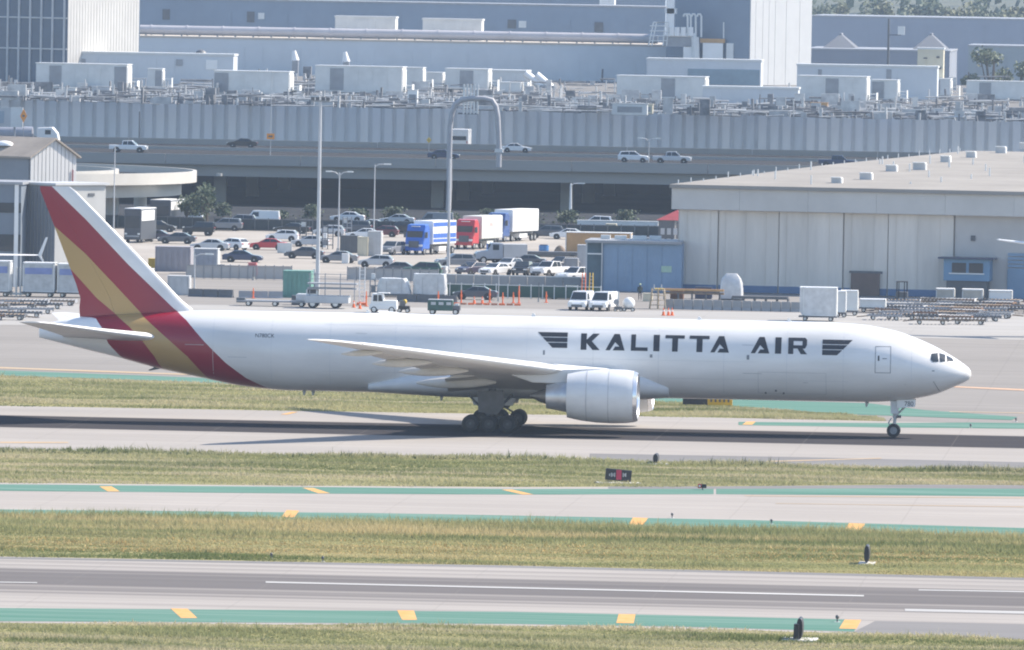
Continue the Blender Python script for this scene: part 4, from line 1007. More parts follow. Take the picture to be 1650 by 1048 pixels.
for i in range(10): shrub(372 + i * 70 + rnd.uniform(-18, 18), 350 + i * 1.3 + rnd.uniform(-3, 3), rnd.uniform(1.2, 2.2), rnd.uniform(1.5, 3.0), f'added dark shrub filling in shade below the bridge edge, {ORD_[i]} from the left', 100 + i)  # row added to darken the ground where the bridge edge is shaded

# ------------------------------------------------------------------ hillside closing the far distance
hv, hf = [], []
NX, NY = 60, 10
for j in range(NY):
    for i in range(NX):
        x = -1600 + 2600 * i / (NX - 1); y = 3050 + 900 * j / (NY - 1)
        z = (j / (NY - 1)) ** .8 * (60 + 6 * math.sin(i * .7) + 3 * math.sin(i * 1.9)) + rnd.uniform(-1.2, 1.2) * (j > 0)
        hv.append((x, y, min(z, 70)))
for j in range(NY - 1):
    for i in range(NX - 1): a = j * NX + i; hf.append((a, a + 1, a + NX + 1, a + NX))
tag(MB().add(hv, hf).build('hills', mat('hillside_scrub', (.05, .065, .05), .95, .4, .02, c2=(.13, .14, .11)), smooth=True), kind='structure')
mb = MB()
for k in range(900):
    x = rnd.uniform(-560, 200); y = 3060 + 700 * rnd.random() ** 1.5; j = (y - 3050) / 900
    z = j ** .8 * 60; s = rnd.uniform(2.5, 6)
    for q in range(10):
        c = Vector((x + rnd.gauss(0, s * .6), y + rnd.gauss(0, s * .6), z + s * rnd.uniform(.1, 1.4))); u = Vector((rnd.gauss(0, 1), rnd.gauss(0, 1), rnd.gauss(0, 1))).normalized() * s * .42; w = u.orthogonal().normalized() * s * .35
        mb.add([tuple(c + u), tuple(c + w), tuple(c - u), tuple(c - w)], [(0, 1, 2, 3)])
tag(mb.build('far_wood', LEAF[1]), 'far grey green wood covering the hillside at the top right', 'wood', kind='stuff')

# ================================================================== hangar and near buildings
# ---- hangar (right)
HY0 = G(1090, 470).y
hc, hu, hw_ = corner_plan(1087, 470, 1560, 2300, R(-6))
hu = hu.normalized(); hn = Vector((-hu.y, hu.x, 0))
hang = thing('hangar', 'large pale grey hangar with tall sliding doors and bright flat roof on the right', 'building', (hc.x, hc.y, 0))
hang.rotation_euler.z = math.atan2(hu.y, hu.x)
Minv = None
HX = lambda px: reach(hc, hu, px)
HH = P(1087, 297, hc.y).z; FB = P(1087, 337, hc.y).z; BB = P(1087, 458, hc.y).z
HW = 95.0
# roof sheet follows the photo: its left edge recedes to the right
lx = HX(1087)
ed = Vector((math.cos(hang.rotation_euler.z), math.sin(hang.rotation_euler.z), 0))
far_pt = G(1560, 243, HH + 1.6) - hc; fx, fy = far_pt.dot(hu), far_pt.dot(hn)
ROOFC = mat('hangar_roof_coating', (.3, .285, .265), .85, .12, .12, spec=0)
rf = MB().add([(-.6, -1.2, HH), (HW, -1.2, HH), (HW, fy * .5, HH + 1.6), (HW, fy, HH + 1.6), (fx, fy, HH + 1.6), (fx * .5 - .3, fy * .5, HH + 1.0), (-.6, -1.2, HH - .4), (HW, -1.2, HH - .4), (HW, fy, HH - .4), (fx, fy, HH - .4)],
  [(0, 1, 2, 5), (5, 2, 3, 4), (0, 6, 7, 1), (1, 7, 8, 3, 2), (3, 8, 9, 4), (4, 9, 6, 0, 5), (6, 9, 8, 7)]).build('roof', ROOFC, hang)
MB().add([(.2, .6, 0), (HW - .5, .6, 0), (HW - .5, fy - 1, 0), (fx + .2, fy - 1, 0), (.2, .6, HH - .42), (HW - .5, .6, HH - .42), (HW - .5, fy - 1, HH - .42), (fx + .2, fy - 1, HH - .42)], [(0, 1, 5, 4), (1, 2, 6, 5), (2, 3, 7, 6), (3, 0, 4, 7), (4, 5, 6, 7)]).build('wall', HANG, hang)
FASC = mat('hangar_fascia', (.55, .53, .5), .6, .1, .15)
k = 0; x = 0.0
while x < HW - 1:
    MB().cbox(x - .4, x + 7.3, -.8, .55, FB, HH - .42).build('fascia_panel', FASC, hang); x += 7.72
cols_ = [1092, 1155, 1253, 1357, 1429, 1535]
BASEB = mat('blue_dado_paint', (.1, .17, .3), .6, .15, .3)
for i, (a, b) in enumerate(zip(cols_, cols_[1:])):
    xa, xb = HX(a), HX(b); yo = (.1, .32)[i % 2]
    d_ = MB().cbox(xa + .06, xb - .06, yo, yo + .2, .05, FB - .05).build('sliding_door', HANG, hang)
    MB().cbox(xa + .1, xb - .1, yo - .05, yo - .005, .06, BB).build('dado', BASEB, d_)
    n = int((xb - xa) / .75)
    for j in range(1, n, 3): MB().cbox(xa + (xb - xa) * j / n - .05, xa + (xb - xa) * j / n + .05, yo - .06, yo - .005, BB + .05, FB - .2).build('rib', HANG, d_)
xa = HX(1535)
MB().cbox(xa + .1, HW - .6, .35, .58, .02, FB).build('end_wall', mat('hangar_end_cladding', (.5, .48, .46), .6, .1, .15), hang)
xa, xb = HX(1622), HX(1622) + 9
rd = MB().cbox(xa, xb, .1, .3, .05, P(1640, 412, hc.y).z - 1.5).build('roller_door', mat('roller_blue', (.2, .3, .42), .6, .1, .3), hang)
for j in range(12): MB().cbox(xa + .05, xb - .05, .05, .1, .2 + j * .42, .52 + j * .42).build('slat', MATS['roller_blue'], rd)
xa, xb = HX(1371), HX(1417); zt_ = P(1394, 441, hc.y - 3).z
dd = MB().cbox(xa, xb, -.15, .05, .03, zt_).build('wicket_door', mat('brown_door', (.16, .11, .09), .7, .15, .5), hang)
MB().cbox(xa - .2, xb + .3, -.2, .0, zt_, zt_ + .25).build('door_head', DGREY, dd)
xa, xb = HX(1524), HX(1598)
bo = MB().cbox(xa, xb, -2.2, .3, 2.0, 4.4).build('office_pod', mat('pod_blue', (.14, .26, .4), .5, .1, .3), hang)
MB().cbox(xa - .6, xb + .5, -2.7, .3, 4.42, 4.62).build('pod_roof', NAVY, bo); MB().cbox(xa + .3, xb - .3, -2.0, .3, 0, 2.0).build('pod_base', DGREY, bo)
for q in (.18, .33, .55, .7):
    xx = xa + (xb - xa) * q; MB().cbox(xx, xx + .8, -2.28, -2.2, 2.9, 4.0).build('pane', GLASS, bo)
MB().cbox(xa + .6, xb - .6, -2.3, -2.21, 2.75, 2.87).build('sill', WHITE, bo)
MB().cbox(HX(1562), HX(1562) + .5, .2, .34, 6.4, 7.0).build('wall_lamp', DGREY, hang)
# roof vents and pipes
for i, (px, py, s) in enumerate(((1348, 286, 1.0), (1395, 283, 1.2), (1436, 275, 1.1), (1481, 274, 1.3), (1523, 265, 1.0), (1564, 260, 1.0), (1612, 255, 1.1), (1650, 250, 1.0))):
    g_ = G(px, py, HH + .9) ; v = g_ - hc; lx_, ly_ = v.dot(hu), v.dot(hn)
    z0 = HH + 1.0 * min(1, ly_ / (fy * .5)) if ly_ < fy * .5 else HH + 1.0 + .6 * (ly_ / fy - .5) * 2
    s = s * .68; vn = MB().box(lx_, ly_, z0 + .45 * s, 1.5 * s, 1.2, 1.1 * s).build('roof_vent', LGREY, hang); MB().box(lx_ + .85 * s, ly_, z0 + .5 * s, .2, 1.0, 1.0 * s).build('sun_painted_hood', WHITE, vn); MB().box(lx_, ly_, z0 + 1.05 * s, 1.7 * s, 1.4, .12).build('cap', OFFW, vn)  # white block on the right paints in the vent's sunlit end
for i in range(46):
    tt = rnd.random(); ly_ = fy * rnd.uniform(.02, .98); lo_ = fx * ly_ / fy + 1; lx_ = rnd.uniform(lo_, lo_ + 45)
    z0 = HH + 1.0 * min(1, ly_ / (fy * .5)) if ly_ < fy * .5 else HH + 1.0 + .6 * (ly_ / fy - .5) * 2
    MB().cyl((lx_, ly_, z0 - .1), (lx_, ly_, z0 + rnd.uniform(.4, 1.2)), .1, n=6).build('roof_pipe', OFFW, hang)
for i in range(26):   # rail posts up the left roof edge
    q = i / 26; lx_, ly_ = fx * q + .2, fy * q
    MB().cyl((lx_, ly_, HH - .1), (lx_, ly_, HH + 1.6 * q + rnd.uniform(.3, .8)), .07, n=6).build('edge_post', OFFW, hang)


# ---- blue shed left of the hangar
x0, Y0, w, h = gext(970, 1088, 392, 470); gg = G(970, 470)
sh = thing('blue_shed', 'bright blue flat roofed shed against the left side of the hangar', 'building', (gg.x, gg.y + .5, 0))
BLUW = mat('blue_shed_cladding', (.19, .28, .4), .55, .12, .25)
MB().cbox(0, w + .6, 0, 9, 0, h).build('wall', BLUW, sh)
for j in range(5): MB().cbox(.1 + w / 5 * j, .05 + w / 5 * (j + .98), -.05, -.005, .1, h - .15).build('panel', BLUW, sh)
MB().cbox(-2.0, w + .6, -.5, 9.4, h + .005, h + .3).build('roof', GREY, sh)
MB().cbox(-1.9, -.05, .6, 9, 0, h).build('side_bay', mat('shed_dark_teal', (.1, .16, .2), .7, .2, .5), sh)  # side bay in a darker teal than the blue cladding
MB().cbox(-1.9, -1.75, -.3, -.1, 0, h).cbox(-.15, -.02, -.3, -.1, 0, h).build('post', LGREY, sh)
MB().cbox(-1.7, -.1, -.4, -.15, h - 1.3, h - 1.15).build('beam', OFFW, sh)
for i, (px, pyt, pyb, s) in enumerate(((1000, 378, 388, .5), (1030, 374, 388, .6), (975, 384, 390, .4), (1055, 380, 388, .5))):
    q = P(px, pyb, gg.y + 5); MB().box(q.x - gg.x, 4.5 + i * .5, h + .5, 2.6 * s, 1, .5).build('roof_debris', OFFW, sh)
MB().cbox(w * .8, w * .94, -.12, -.09, h * .42, h * .55).build('notice', mat('pale_notice', (.35, .5, .4), .6, .1, 1), sh)

# ---- left buildings
c, u, w = corner_plan(46, 452, -60, 120, R(52))
gb = thing('gabled_store', 'tall gabled store with pale end wall and brown roof on the left', 'building', (c.x, c.y, 0))
nu, nw = u.normalized(), w.normalized(); W_ = u.length; Ln = max(w.length, 22)
gb.rotation_euler.z = math.atan2(nu.y, nu.x)
ze = P(46, 250, c.y).z; za = P(83, 228, c.y).z + .25
GAB = mat('pale_ribbed_end', (.5, .5, .5), .6, .06, .4); GSD = mat('painted_shade_cladding', (.2, .22, .25), .6, .1, .3); GRF = mat('brown_grey_roof', (.3, .26, .22), .85, .2, .3)  # side wall cladding darkened to carry its shade in the colour
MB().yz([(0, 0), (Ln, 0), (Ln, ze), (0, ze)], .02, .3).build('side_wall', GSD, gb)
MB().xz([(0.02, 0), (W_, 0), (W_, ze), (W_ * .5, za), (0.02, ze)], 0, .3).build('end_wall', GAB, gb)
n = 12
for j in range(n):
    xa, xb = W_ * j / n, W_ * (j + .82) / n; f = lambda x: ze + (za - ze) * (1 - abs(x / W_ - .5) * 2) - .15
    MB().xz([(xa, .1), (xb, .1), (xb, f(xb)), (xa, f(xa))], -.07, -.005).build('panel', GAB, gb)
MB().add([(-.4, -.4, ze - .2), (W_ * .5, -.4, za + .1), (W_ + .4, -.4, ze - .2), (-.4, Ln, ze - .2), (W_ * .5, Ln, za + .1), (W_ + .4, Ln, ze - .2), (-.4, -.4, ze - .4), (W_ * .5, -.4, za - .1), (W_ + .4, -.4, ze - .4), (-.4, Ln, ze - .4), (W_ * .5, Ln, za - .1), (W_ + .4, Ln, ze - .4)],
  [(0, 1, 4, 3), (1, 2, 5, 4), (6, 9, 10, 7), (7, 10, 11, 8), (0, 6, 7, 1), (1, 7, 8, 2), (3, 4, 10, 9), (4, 5, 11, 10), (0, 3, 9, 6), (2, 8, 11, 5)]).build('roof', GRF, gb)
for j in range(3): MB().ell((W_ * .25, 6 + j * 5, (ze + za) / 2), .9, 1.3, .55, 14, 5, 0).build('skylight', WHITE, gb, smooth=True)
for q, wd in ((.22, .5), (.6, .25)): MB().cbox(W_ * q, W_ * q + wd, -.12, -.08, ze * .58, ze * .72).build('slot_window', GREY, gb)
MB().cyl((W_ * .9, -.2, 1), (W_ * .9, -.2, ze * .88), .08, n=6).build('red_downpipe', mat('dark_red_pipe', (.3, .05, .07), .5, .1, 1), gb)
c, u, w = corner_plan(87, 462, 31, 168, R(54))
gb = thing('ribbed_annex', 'grey ribbed annex with pale right wall behind the top of the fin', 'building', (c.x, c.y, 0))
nu, nw = u.normalized(), w.normalized(); gb.rotation_euler.z = math.atan2(nu.y, nu.x); W_, Ln = u.length, w.length
zh = P(87, 299, c.y).z
MB().cbox(0, W_, 0, Ln, 0, zh).build('wall', mat('annex_wall', (.42, .42, .41), .65, .08, .3), gb)
for j in range(10): MB().cbox(-.08, -.005, Ln * j / 10 + .05, Ln * (j + .85) / 10, .1, zh - .1).build('panel', GSD, gb)  # left face panels reuse the painted shade colour
MB().cbox(-.3, W_ + .3, -.3, Ln + .3, zh + .004, zh + .25).build('roof', LGREY, gb)
for j in range(2): MB().cbox(W_ * (.3 + .35 * j), W_ * (.42 + .35 * j), -.08, -.01, zh - 1.2, zh - .9).build('slot_window', DGREY, gb)
x0, x1, zb, zt_ = ext(-80, 33, 297, 462, G(10, 462).y)
gb = thing('dark_side_building', 'dark grey building with black band window at far left edge', 'building', ((x0 + x1) / 2, G(10, 462).y, 0)); w = x1 - x0
MB().cbox(-w / 2, w / 2, 0, 10, 0, zt_).build('wall', mat('slate_side_wall', (.16, .19, .23), .6, .1, .3), gb)
for a, b in ((327, 343), (378, 405)):
    z0, z1 = P(10, b, gb.location.y).z, P(10, a, gb.location.y).z; MB().cbox(-w / 2, w / 2 + .02, -.08, -.01, z0, z1).build('band_window', GLASS, gb)
MB().cbox(w / 2 - .7, w / 2 - .25, -.15, -.09, 0, zt_).build('white_downpipe', WHITE, gb); MB().cbox(-w / 2 - .2, w / 2 + .2, -.3, 10, zt_ + .004, zt_ + .3).build('roof', GREY, gb)

# ---- tan container, white low wall, small red roofed kiosk behind the shed
def crate(name, label, cat, px0, px1, pyt, pyb, dep, m, rz=0.0, group=None, ribs=8, lid=None, doors=True, z=0.0):
    """ribbed box container: body, side ribs, corner posts, end doors"""
    cx, cy, w, h = gext(px0, px1, pyt, pyb, z); t = thing(name, label, cat, (cx, cy + dep / 2, z), rz, group)
    MB().box(0, 0, h / 2, w, dep, h).build('body', m, t)
    for j in range(ribs): MB().box(-w / 2 + w * (j + .5) / ribs, -dep / 2 - .03, h / 2, w / ribs * .55, .07, h * .86).build('rib', m, t)
    for sx in (-1, 1): MB().box(sx * (w / 2 - .04), -dep / 2 - .04, h / 2, .12, .12, h + .04).build('corner_post', lid or m, t)
    MB().box(0, 0, h + .04, w + .1, dep + .1, .1).build('top', lid or m, t)
    if doors:
        for sy in (-.25, .25): MB().box(w / 2 + .04, sy * dep, h / 2, .06, dep * .44, h * .88).build('end_door', lid or m, t)
    return t
crate('tan_container', 'long tan orange container above the blue shed', 'container', 911, 1016, 376, 412, 3, TAN, lid=OFFW)
crate('low_white_wall', 'low pale wall with bright top below the bridge on the right', 'wall', 930, 1060, 357, 372, 1.2, OFFW, ribs=5, doors=False)
crate('cream_box', 'small cream box on the pale wall behind the tan container', 'box', 976, 992, 362, 377, 2, CREAM, ribs=2)
cx, cy, w, h = gext(1060, 1086, 355, 412); t = thing('red_roof_kiosk', 'dark kiosk with a red pitched roof beside the hangar corner', 'kiosk', (cx, cy, 0))
MB().cbox(-w / 2, w / 2, 0, 4, 0, h).build('wall', DGREY, t); MB().add([(-w / 2 - .3, -.3, h), (w / 2 + .6, -.3, h), (w / 2 + .6, 4.3, h), (-w / 2 - .3, 4.3, h), (w / 2 + .3, 2, h + 1.3)], [(0, 1, 4), (1, 2, 4), (2, 3, 4), (3, 0, 4), (0, 3, 2, 1)]).build('roof', mat('dull_red_roof', (.3, .04, .05), .7, .15, 1), t)
for i in range(3):
    for j in range(2): MB().cbox(-w / 2 + .3 + i * .8, -w / 2 + .8 + i * .8, -.06, -.01, h * .3 + j * 1.3, h * .3 + .8 + j * 1.3).build('pane', LGREY, t)

# ---- screens, fences and barriers of the car park
SCREEN = mat('dark_fence_screen', (.045, .055, .06), .9, .3, .3)
def fence(name, label, p0, p1, hgt, npan, m, postm=GREY, thick=.06, rail=True):
    a, b = G(*p0), G(*p1); d = b - a; t = thing(name, label, 'fence', a, math.atan2(d.y, d.x)); L_ = d.length
    me = MB().box(0, 0, hgt * .5 + .05, L_ / npan - .12, thick, hgt - .1).mesh('panel', m); pm = MB().box(0, 0, hgt / 2 + .1, .1, .1, hgt + .2).mesh('post', postm)
    for k in range(npan): inst('panel', me, t, (L_ * (k + .5) / npan, 0, 0))
    for k in range(npan + 1): inst('post', pm, t, (L_ * k / npan, -.05, 0))
    if rail: MB().box(L_ / 2, -.06, hgt + .05, L_, .08, .08).build('rail', postm, t)
    return t
fence('screen_fence', 'long dark screened fence under the bridge at the back of the car park', (345, 371), (1088, 384), 1.5, 34, SCREEN, DGREY)
fence('screen_fence', 'dark screened fence left of the black jeep', (150, 366), (330, 371), 1.6, 9, SCREEN, DGREY)
fence('green_screen_fence', 'dark green screened fence behind the orange cones', (706, 478), (968, 484), 1.35, 14, mat('green_screen', (.05, .1, .085), .9, .2, .4), OFFW)
def barrier(name, label, p0, p1, hgt, n, m, group=None, top=None, dep=.5):
    a, b = G(*p0), G(*p1); d = b - a; t = thing(name, label, 'barrier', a, math.atan2(d.y, d.x), group); L_ = d.length
    me = MB().yz([(-dep / 2, 0), (dep / 2, 0), (dep * .32, hgt * .3), (dep * .2, hgt), (-dep * .2, hgt), (-dep * .32, hgt * .3)], -L_ / n / 2 + .04, L_ / n / 2 - .04).mesh('block', m)
    for k in range(n): inst('block', me, t, (L_ * (k + .5) / n, 0, 0))
    if top: MB().box(L_ / 2, 0, hgt + .05, L_, dep * .5, .1).build('coping', top, t)
    return t
MGC = mat('mid_grey_concrete', (.3, .3, .3), .85, .15, .4)
barrier('concrete_barrier', 'long grey concrete wall below the parked cars in the middle', (706, 462), (965, 468), 1.35, 9, MGC, top=OFFW, dep=.6)
barrier('dark_barrier', 'dark low barrier on the apron left of the green container', (304, 478), (376, 480), .85, 3, DGREY, dep=.8)
barrier('dark_barrier', 'blue grey low barrier between the orange post and green container', (384, 480), (456, 481), .75, 3, GREY, dep=.6)
barrier('block_row', 'row of grey concrete blocks on the apron in front of the hangar', (1070, 498), (1290, 503), 1.05, 14, MGC, dep=.9)
barrier('low_dark_barrier', 'dark low beam below the shrink wrapped pallets', (640, 486), (736, 489), .8, 3, DGREY, dep=.7)
fence('chain_fence', 'thin post fence along the apron edge under the silver sedan', (300, 449), (470, 452), 1.5, 12, mat('wire_grey', (.45, .44, .43), .8, .1, 1), GREY, .01)

# ================================================================== vehicles
WT, WR = wheel_mesh(.34, .24, .62)
TT, TR = wheel_mesh(.5, .3, .55)
SPEC = {  # lower body profile, cabin profile, glass side polygons, length, width, wheel x
 'sedan': dict(b=[(-2.4, .3), (-2.42, .85), (-2.2, 1.0), (-1.5, 1.03), (1.0, .98), (2.1, .82), (2.4, .62), (2.38, .3)], c=[(-1.75, 1.0), (-1.0, 1.42), (.2, 1.46), (1.15, .97)], w=1.82, x=(-1.4, 1.45), g=[[(-1.4, 1.04), (-.93, 1.36), (-.35, 1.4), (-.35, 1.04)], [(-.28, 1.04), (-.28, 1.4), (.15, 1.4), (.85, 1.02)]]),
 'hatch': dict(b=[(-2.05, .3), (-2.1, .9), (-1.9, 1.02), (.9, 1.0), (1.85, .85), (2.1, .62), (2.08, .3)], c=[(-2.0, 1.0), (-1.6, 1.45), (.1, 1.5), (1.05, .98)], w=1.8, x=(-1.25, 1.3), g=[[(-1.75, 1.06), (-1.45, 1.38), (-.5, 1.44), (-.5, 1.06)], [(-.43, 1.06), (-.43, 1.44), (.05, 1.43), (.8, 1.05)]]),
 'suv': dict(b=[(-2.35, .38), (-2.4, 1.05), (-2.3, 1.15), (1.0, 1.12), (2.1, 1.02), (2.35, .75), (2.33, .38)], c=[(-2.3, 1.1), (-2.0, 1.66), (.2, 1.72), (1.1, 1.1)], w=1.92, x=(-1.4, 1.42), g=[[(-2.0, 1.18), (-1.8, 1.58), (-.7, 1.64), (-.7, 1.18)], [(-.62, 1.18), (-.62, 1.64), (.14, 1.64), (.85, 1.16)]]),
 'jeep': dict(b=[(-2.1, .5), (-2.1, 1.15), (.7, 1.15), (1.75, 1.12), (2.05, 1.0), (2.05, .5)], c=[(-2.05, 1.12), (-1.98, 1.8), (.35, 1.82), (.75, 1.12)], w=1.9, x=(-1.3, 1.35), g=[[(-1.9, 1.2), (-1.84, 1.7), (-.8, 1.72), (-.8, 1.2)], [(-.72, 1.2), (-.72, 1.72), (.26, 1.72), (.55, 1.2)]]),
 'pickup': dict(b=[(-2.9, .5), (-2.92, 1.15), (-.85, 1.15), (-.8, 1.12), (1.5, 1.15), (2.6, 1.1), (2.9, .9), (2.88, .45)], c=[(-.95, 1.1), (-.85, 1.8), (.6, 1.84), (1.4, 1.12)], w=2.0, x=(-1.75, 1.8), g=[[(-.8, 1.2), (-.73, 1.72), (-.1, 1.76), (-.1, 1.2)], [(-.02, 1.2), (-.02, 1.76), (.54, 1.76), (1.15, 1.18)]]),
 'van': dict(b=[(-2.6, .4), (-2.62, 1.1), (1.3, 1.1), (2.3, 1.0), (2.55, .75), (2.52, .4)], c=[(-2.6, 1.05), (-2.5, 2.0), (1.0, 2.02), (1.75, 1.06)], w=1.95, x=(-1.6, 1.6), g=[[(.2, 1.2), (.2, 1.8), (.95, 1.8), (1.4, 1.18)]]),
}
PROTO = {}
def proto(kind):
    if kind in PROTO: return PROTO[kind]
    S = SPEC[kind]; W = S['w'] / 2; t = thing('car', 'x', 'car')
    b = MB()
    rings = []
    for y, k in ((-W, .9), (-W * .93, 1.0), (W * .93, 1.0), (W, .9)):
        zc = .62; rings.append([(x * (1 if k == 1 else .985), y, zc + (z - zc) * k) for x, z in S['b']])
    b.loft(rings)
    cr = []
    zb = min(z for _, z in S['c'])
    for y, q in ((-W * .94, 0), (-W * .76, 1), (W * .76, 1), (W * .94, 0)):
        pass
    n = len(S['c']); top = max(z for _, z in S['c'])
    L_ = [(x, -(W * .95 - (z - zb) / (top - zb) * W * .17), z) for x, z in S['c']]; R_ = [(x, -y, z) for x, y, z in L_]
    b.add(L_ + R_, [tuple(range(n)), tuple(range(2 * n - 1, n - 1, -1))] + [(i, n + i, n + (i + 1) % n, (i + 1) % n) for i in range(n)])
    b.build('body', CARW, t, bevel=.035)
    for s in (-1, 1):
        for gp_ in S['g']:
            pts = [(x, s * (W * .95 - (z - zb) / (top - zb) * W * .17 + .012), z) for x, z in gp_]
            MB().add(pts, [tuple(range(len(pts)))]).build('window', GLASS, t)
    c0, c1, c2, c3 = S['c'][0], S['c'][1], S['c'][-2], S['c'][-1]
    for (a, bb), sg, nm in (((c3, c2), 1, 'windscreen'), ((c0, c1), -1, 'rear_window')):
        if kind == 'van' and sg < 0: continue
        lo, hi = .1, .9; q = lambda t_: (a[0] + (bb[0] - a[0]) * t_ + sg * .02, a[1] + (bb[1] - a[1]) * t_ + .01)
        p, r = q(lo), q(hi); w0, w1 = W * .86, W * .7
        MB().add([(p[0], -w0, p[1]), (p[0], w0, p[1]), (r[0], w1, r[1]), (r[0], -w1, r[1])], [(0, 1, 2, 3)]).build(nm, GLASS, t)
    fx_ = S['b'][-2][0]; rx_ = S['b'][1][0]; zz = S['b'][-2][1] + .1
    for s in (-1, 1):
        MB().box(fx_ - .04, s * W * .68, zz - .02, .12, W * .42, .15).build('headlight', LAMP, t); MB().box(rx_ + .02, s * W * .72, S['b'][1][1] - .06, .1, W * .32, .16).build('tail_light', TAILL, t)
    MB().box(fx_ + .0, 0, .52, .08, W * 1.2, .26).build('grille', DGREY, t)
    if kind == 'pickup': MB().box(-1.9, 0, 1.17, 1.85, W * 1.6, .04).build('bed', DGREY, t)
    sc = 1.15 if kind in ('pickup', 'jeep') else 1.0
    for x in S['x']:
        for s in (-1, 1):
            w_ = inst('wheel', WT, t, (x, s * (W - .1), .34 * sc), 0, (sc, 1, sc)); inst('rim', WR, w_)
            MB().cyl((x, s * (W - .02), .36 * sc), (x, s * (W + .004), .36 * sc), .42 * sc, n=16).build('wheel_arch', BLACK, t)
    PROTO[kind] = t
    return t
USED = set()
def car(kind, label, px, py, heading, paint, z=0.0, group=None, cat=None, name=None):
    p = proto(kind)
    t = p if kind not in USED else copy_tree(p); USED.add(kind)
    t.location = G(px, py, z); t.rotation_euler.z = R(heading)
    t.name = name or {'pickup': 'pickup_truck', 'van': 'van'}.get(kind, 'car')
    tag(t, label, cat or {'pickup': 'pickup', 'van': 'van'}.get(kind, 'car'), group)
    repaint(t, 'body', paint)
    return t

OVG = 'vehicles on the overpass'; D = DECK + .004
car('pickup', 'white pickup truck at the left end of the overpass', 207, 246, 0, CARW, D, OVG)
car('sedan', 'dark sedan low behind the barrier left of the tall pole', 390, 238, 180, BLKP, D, OVG)
car('sedan', 'dark navy sedan crossing behind the left leg of the arch', 715, 257, 0, NAVY, D, OVG)
car('sedan', 'white sedan just right of the arch on the overpass', 832, 246, 0, CARW, D, OVG)
car('suv', 'white sport utility car following the silver pickup on the overpass', 1021, 262, 0, CARW, D, OVG)
car('pickup', 'silver pickup truck leading the white car on the overpass', 1083, 264, 0, SILV, D, OVG)
car('pickup', 'dark navy pickup truck above the hangar roof edge', 1350, 270, 0, NAVY, D, OVG)
PKG = 'cars in the car park'
car('hatch', 'black car parked half behind the dark buses on the left', 258, 374, 0, BLKP, 0, PKG)
car('sedan', 'dark plum sedan with bright nose beside the dark buses', 256, 389, 0, mat('plum_paint', (.06, .05, .08), .35, .1, 1, coat=.4), 0, PKG)
car('jeep', 'big black square jeep in the middle of the left car park', 320, 380, 180, BLKP, 0, PKG)
car('sedan', 'silver sedan behind the grey tank left of the red car', 338, 404, 180, SILV, 0, PKG)
car('hatch', 'white hatchback tucked behind the silver sedan', 374, 403, 150, CARW, 0, PKG)
car('sedan', 'dark navy sedan with bright headlights below the white hatchback', 391, 423, 0, NAVY, 0, PKG)
car('sedan', 'bright red sedan in the left car park', 432, 403, 180, RED, 0, PKG)
car('sedan', 'dark grey low sedan left of the tall pole', 490, 417, 180, mat('graphite_paint', (.07, .08, .1), .35, .1, 1, coat=.4), 0, PKG)
car('sedan', 'silver sedan behind the dark grey low sedan', 500, 398, 180, SILV, 0, PKG)
car('sedan', 'white sedan peeking over the yellow white container', 587, 386, 180, CARW, 0, PKG)
car('hatch', 'dark red hatchback left of the blue lorry', 617, 382, 180, mat('maroon_paint', (.12, .02, .03), .35, .1, 1, coat=.4), 0, PKG)
car('sedan', 'black sedan behind the dark red hatchback', 622, 373, 180, BLKP, 0, PKG)
car('suv', 'grey utility car directly left of the blue lorry', 632, 411, 250, mat('mid_grey_paint', (.2, .21, .23), .35, .1, 1, coat=.4), 0, PKG)
car('sedan', 'dark sedan behind the left shrink wrapped pallet', 640, 442, 180, mat('graphite_paint', (.07, .08, .1)), 0, PKG)
car('suv', 'dark teal utility car behind the right shrink wrapped pallet', 679, 446, 180, GRNP, 0, PKG)
car('hatch', 'dark plum hatchback in the middle row right of the slim pole', 760, 443, 235, MATS['plum_paint'], 0, PKG)
car('sedan', 'white sedan facing out in the middle row', 799, 444, 240, CARW, 0, PKG)
car('suv', 'black utility car facing out in the middle row', 842, 445, 265, BLKP, 0, PKG)
car('hatch', 'grey hatchback squeezed between the black car and white pickup', 862, 444, 255, MATS['mid_grey_paint'], 0, PKG)
car('pickup', 'white pickup facing out right of the black utility car', 887, 446, 240, CARW, 0, PKG)
car('pickup', 'white pickup nearest the blue shed', 932, 456, 230, CARW, 0, PKG)
car('sedan', 'dark sedan behind the green screen near the orange cones', 766, 483, 180, MATS['graphite_paint'], 0, PKG)
car('sedan', 'dark low sedan at the right end of the green screen', 915, 482, 180, BLKP, 0, PKG)
car('suv', 'dark car under the bridge at the far left of the fence', 385, 366, 180, MATS['mid_grey_paint'], 0, PKG)

def wheels(t, xs, ys, r, tm=TT, hm=TR, w=1.0):
    for x in xs:
        for y in ys: q = inst('wheel', tm, t, (x, y, r), 0, (r / .5, w, r / .5)); inst('rim', hm, q)
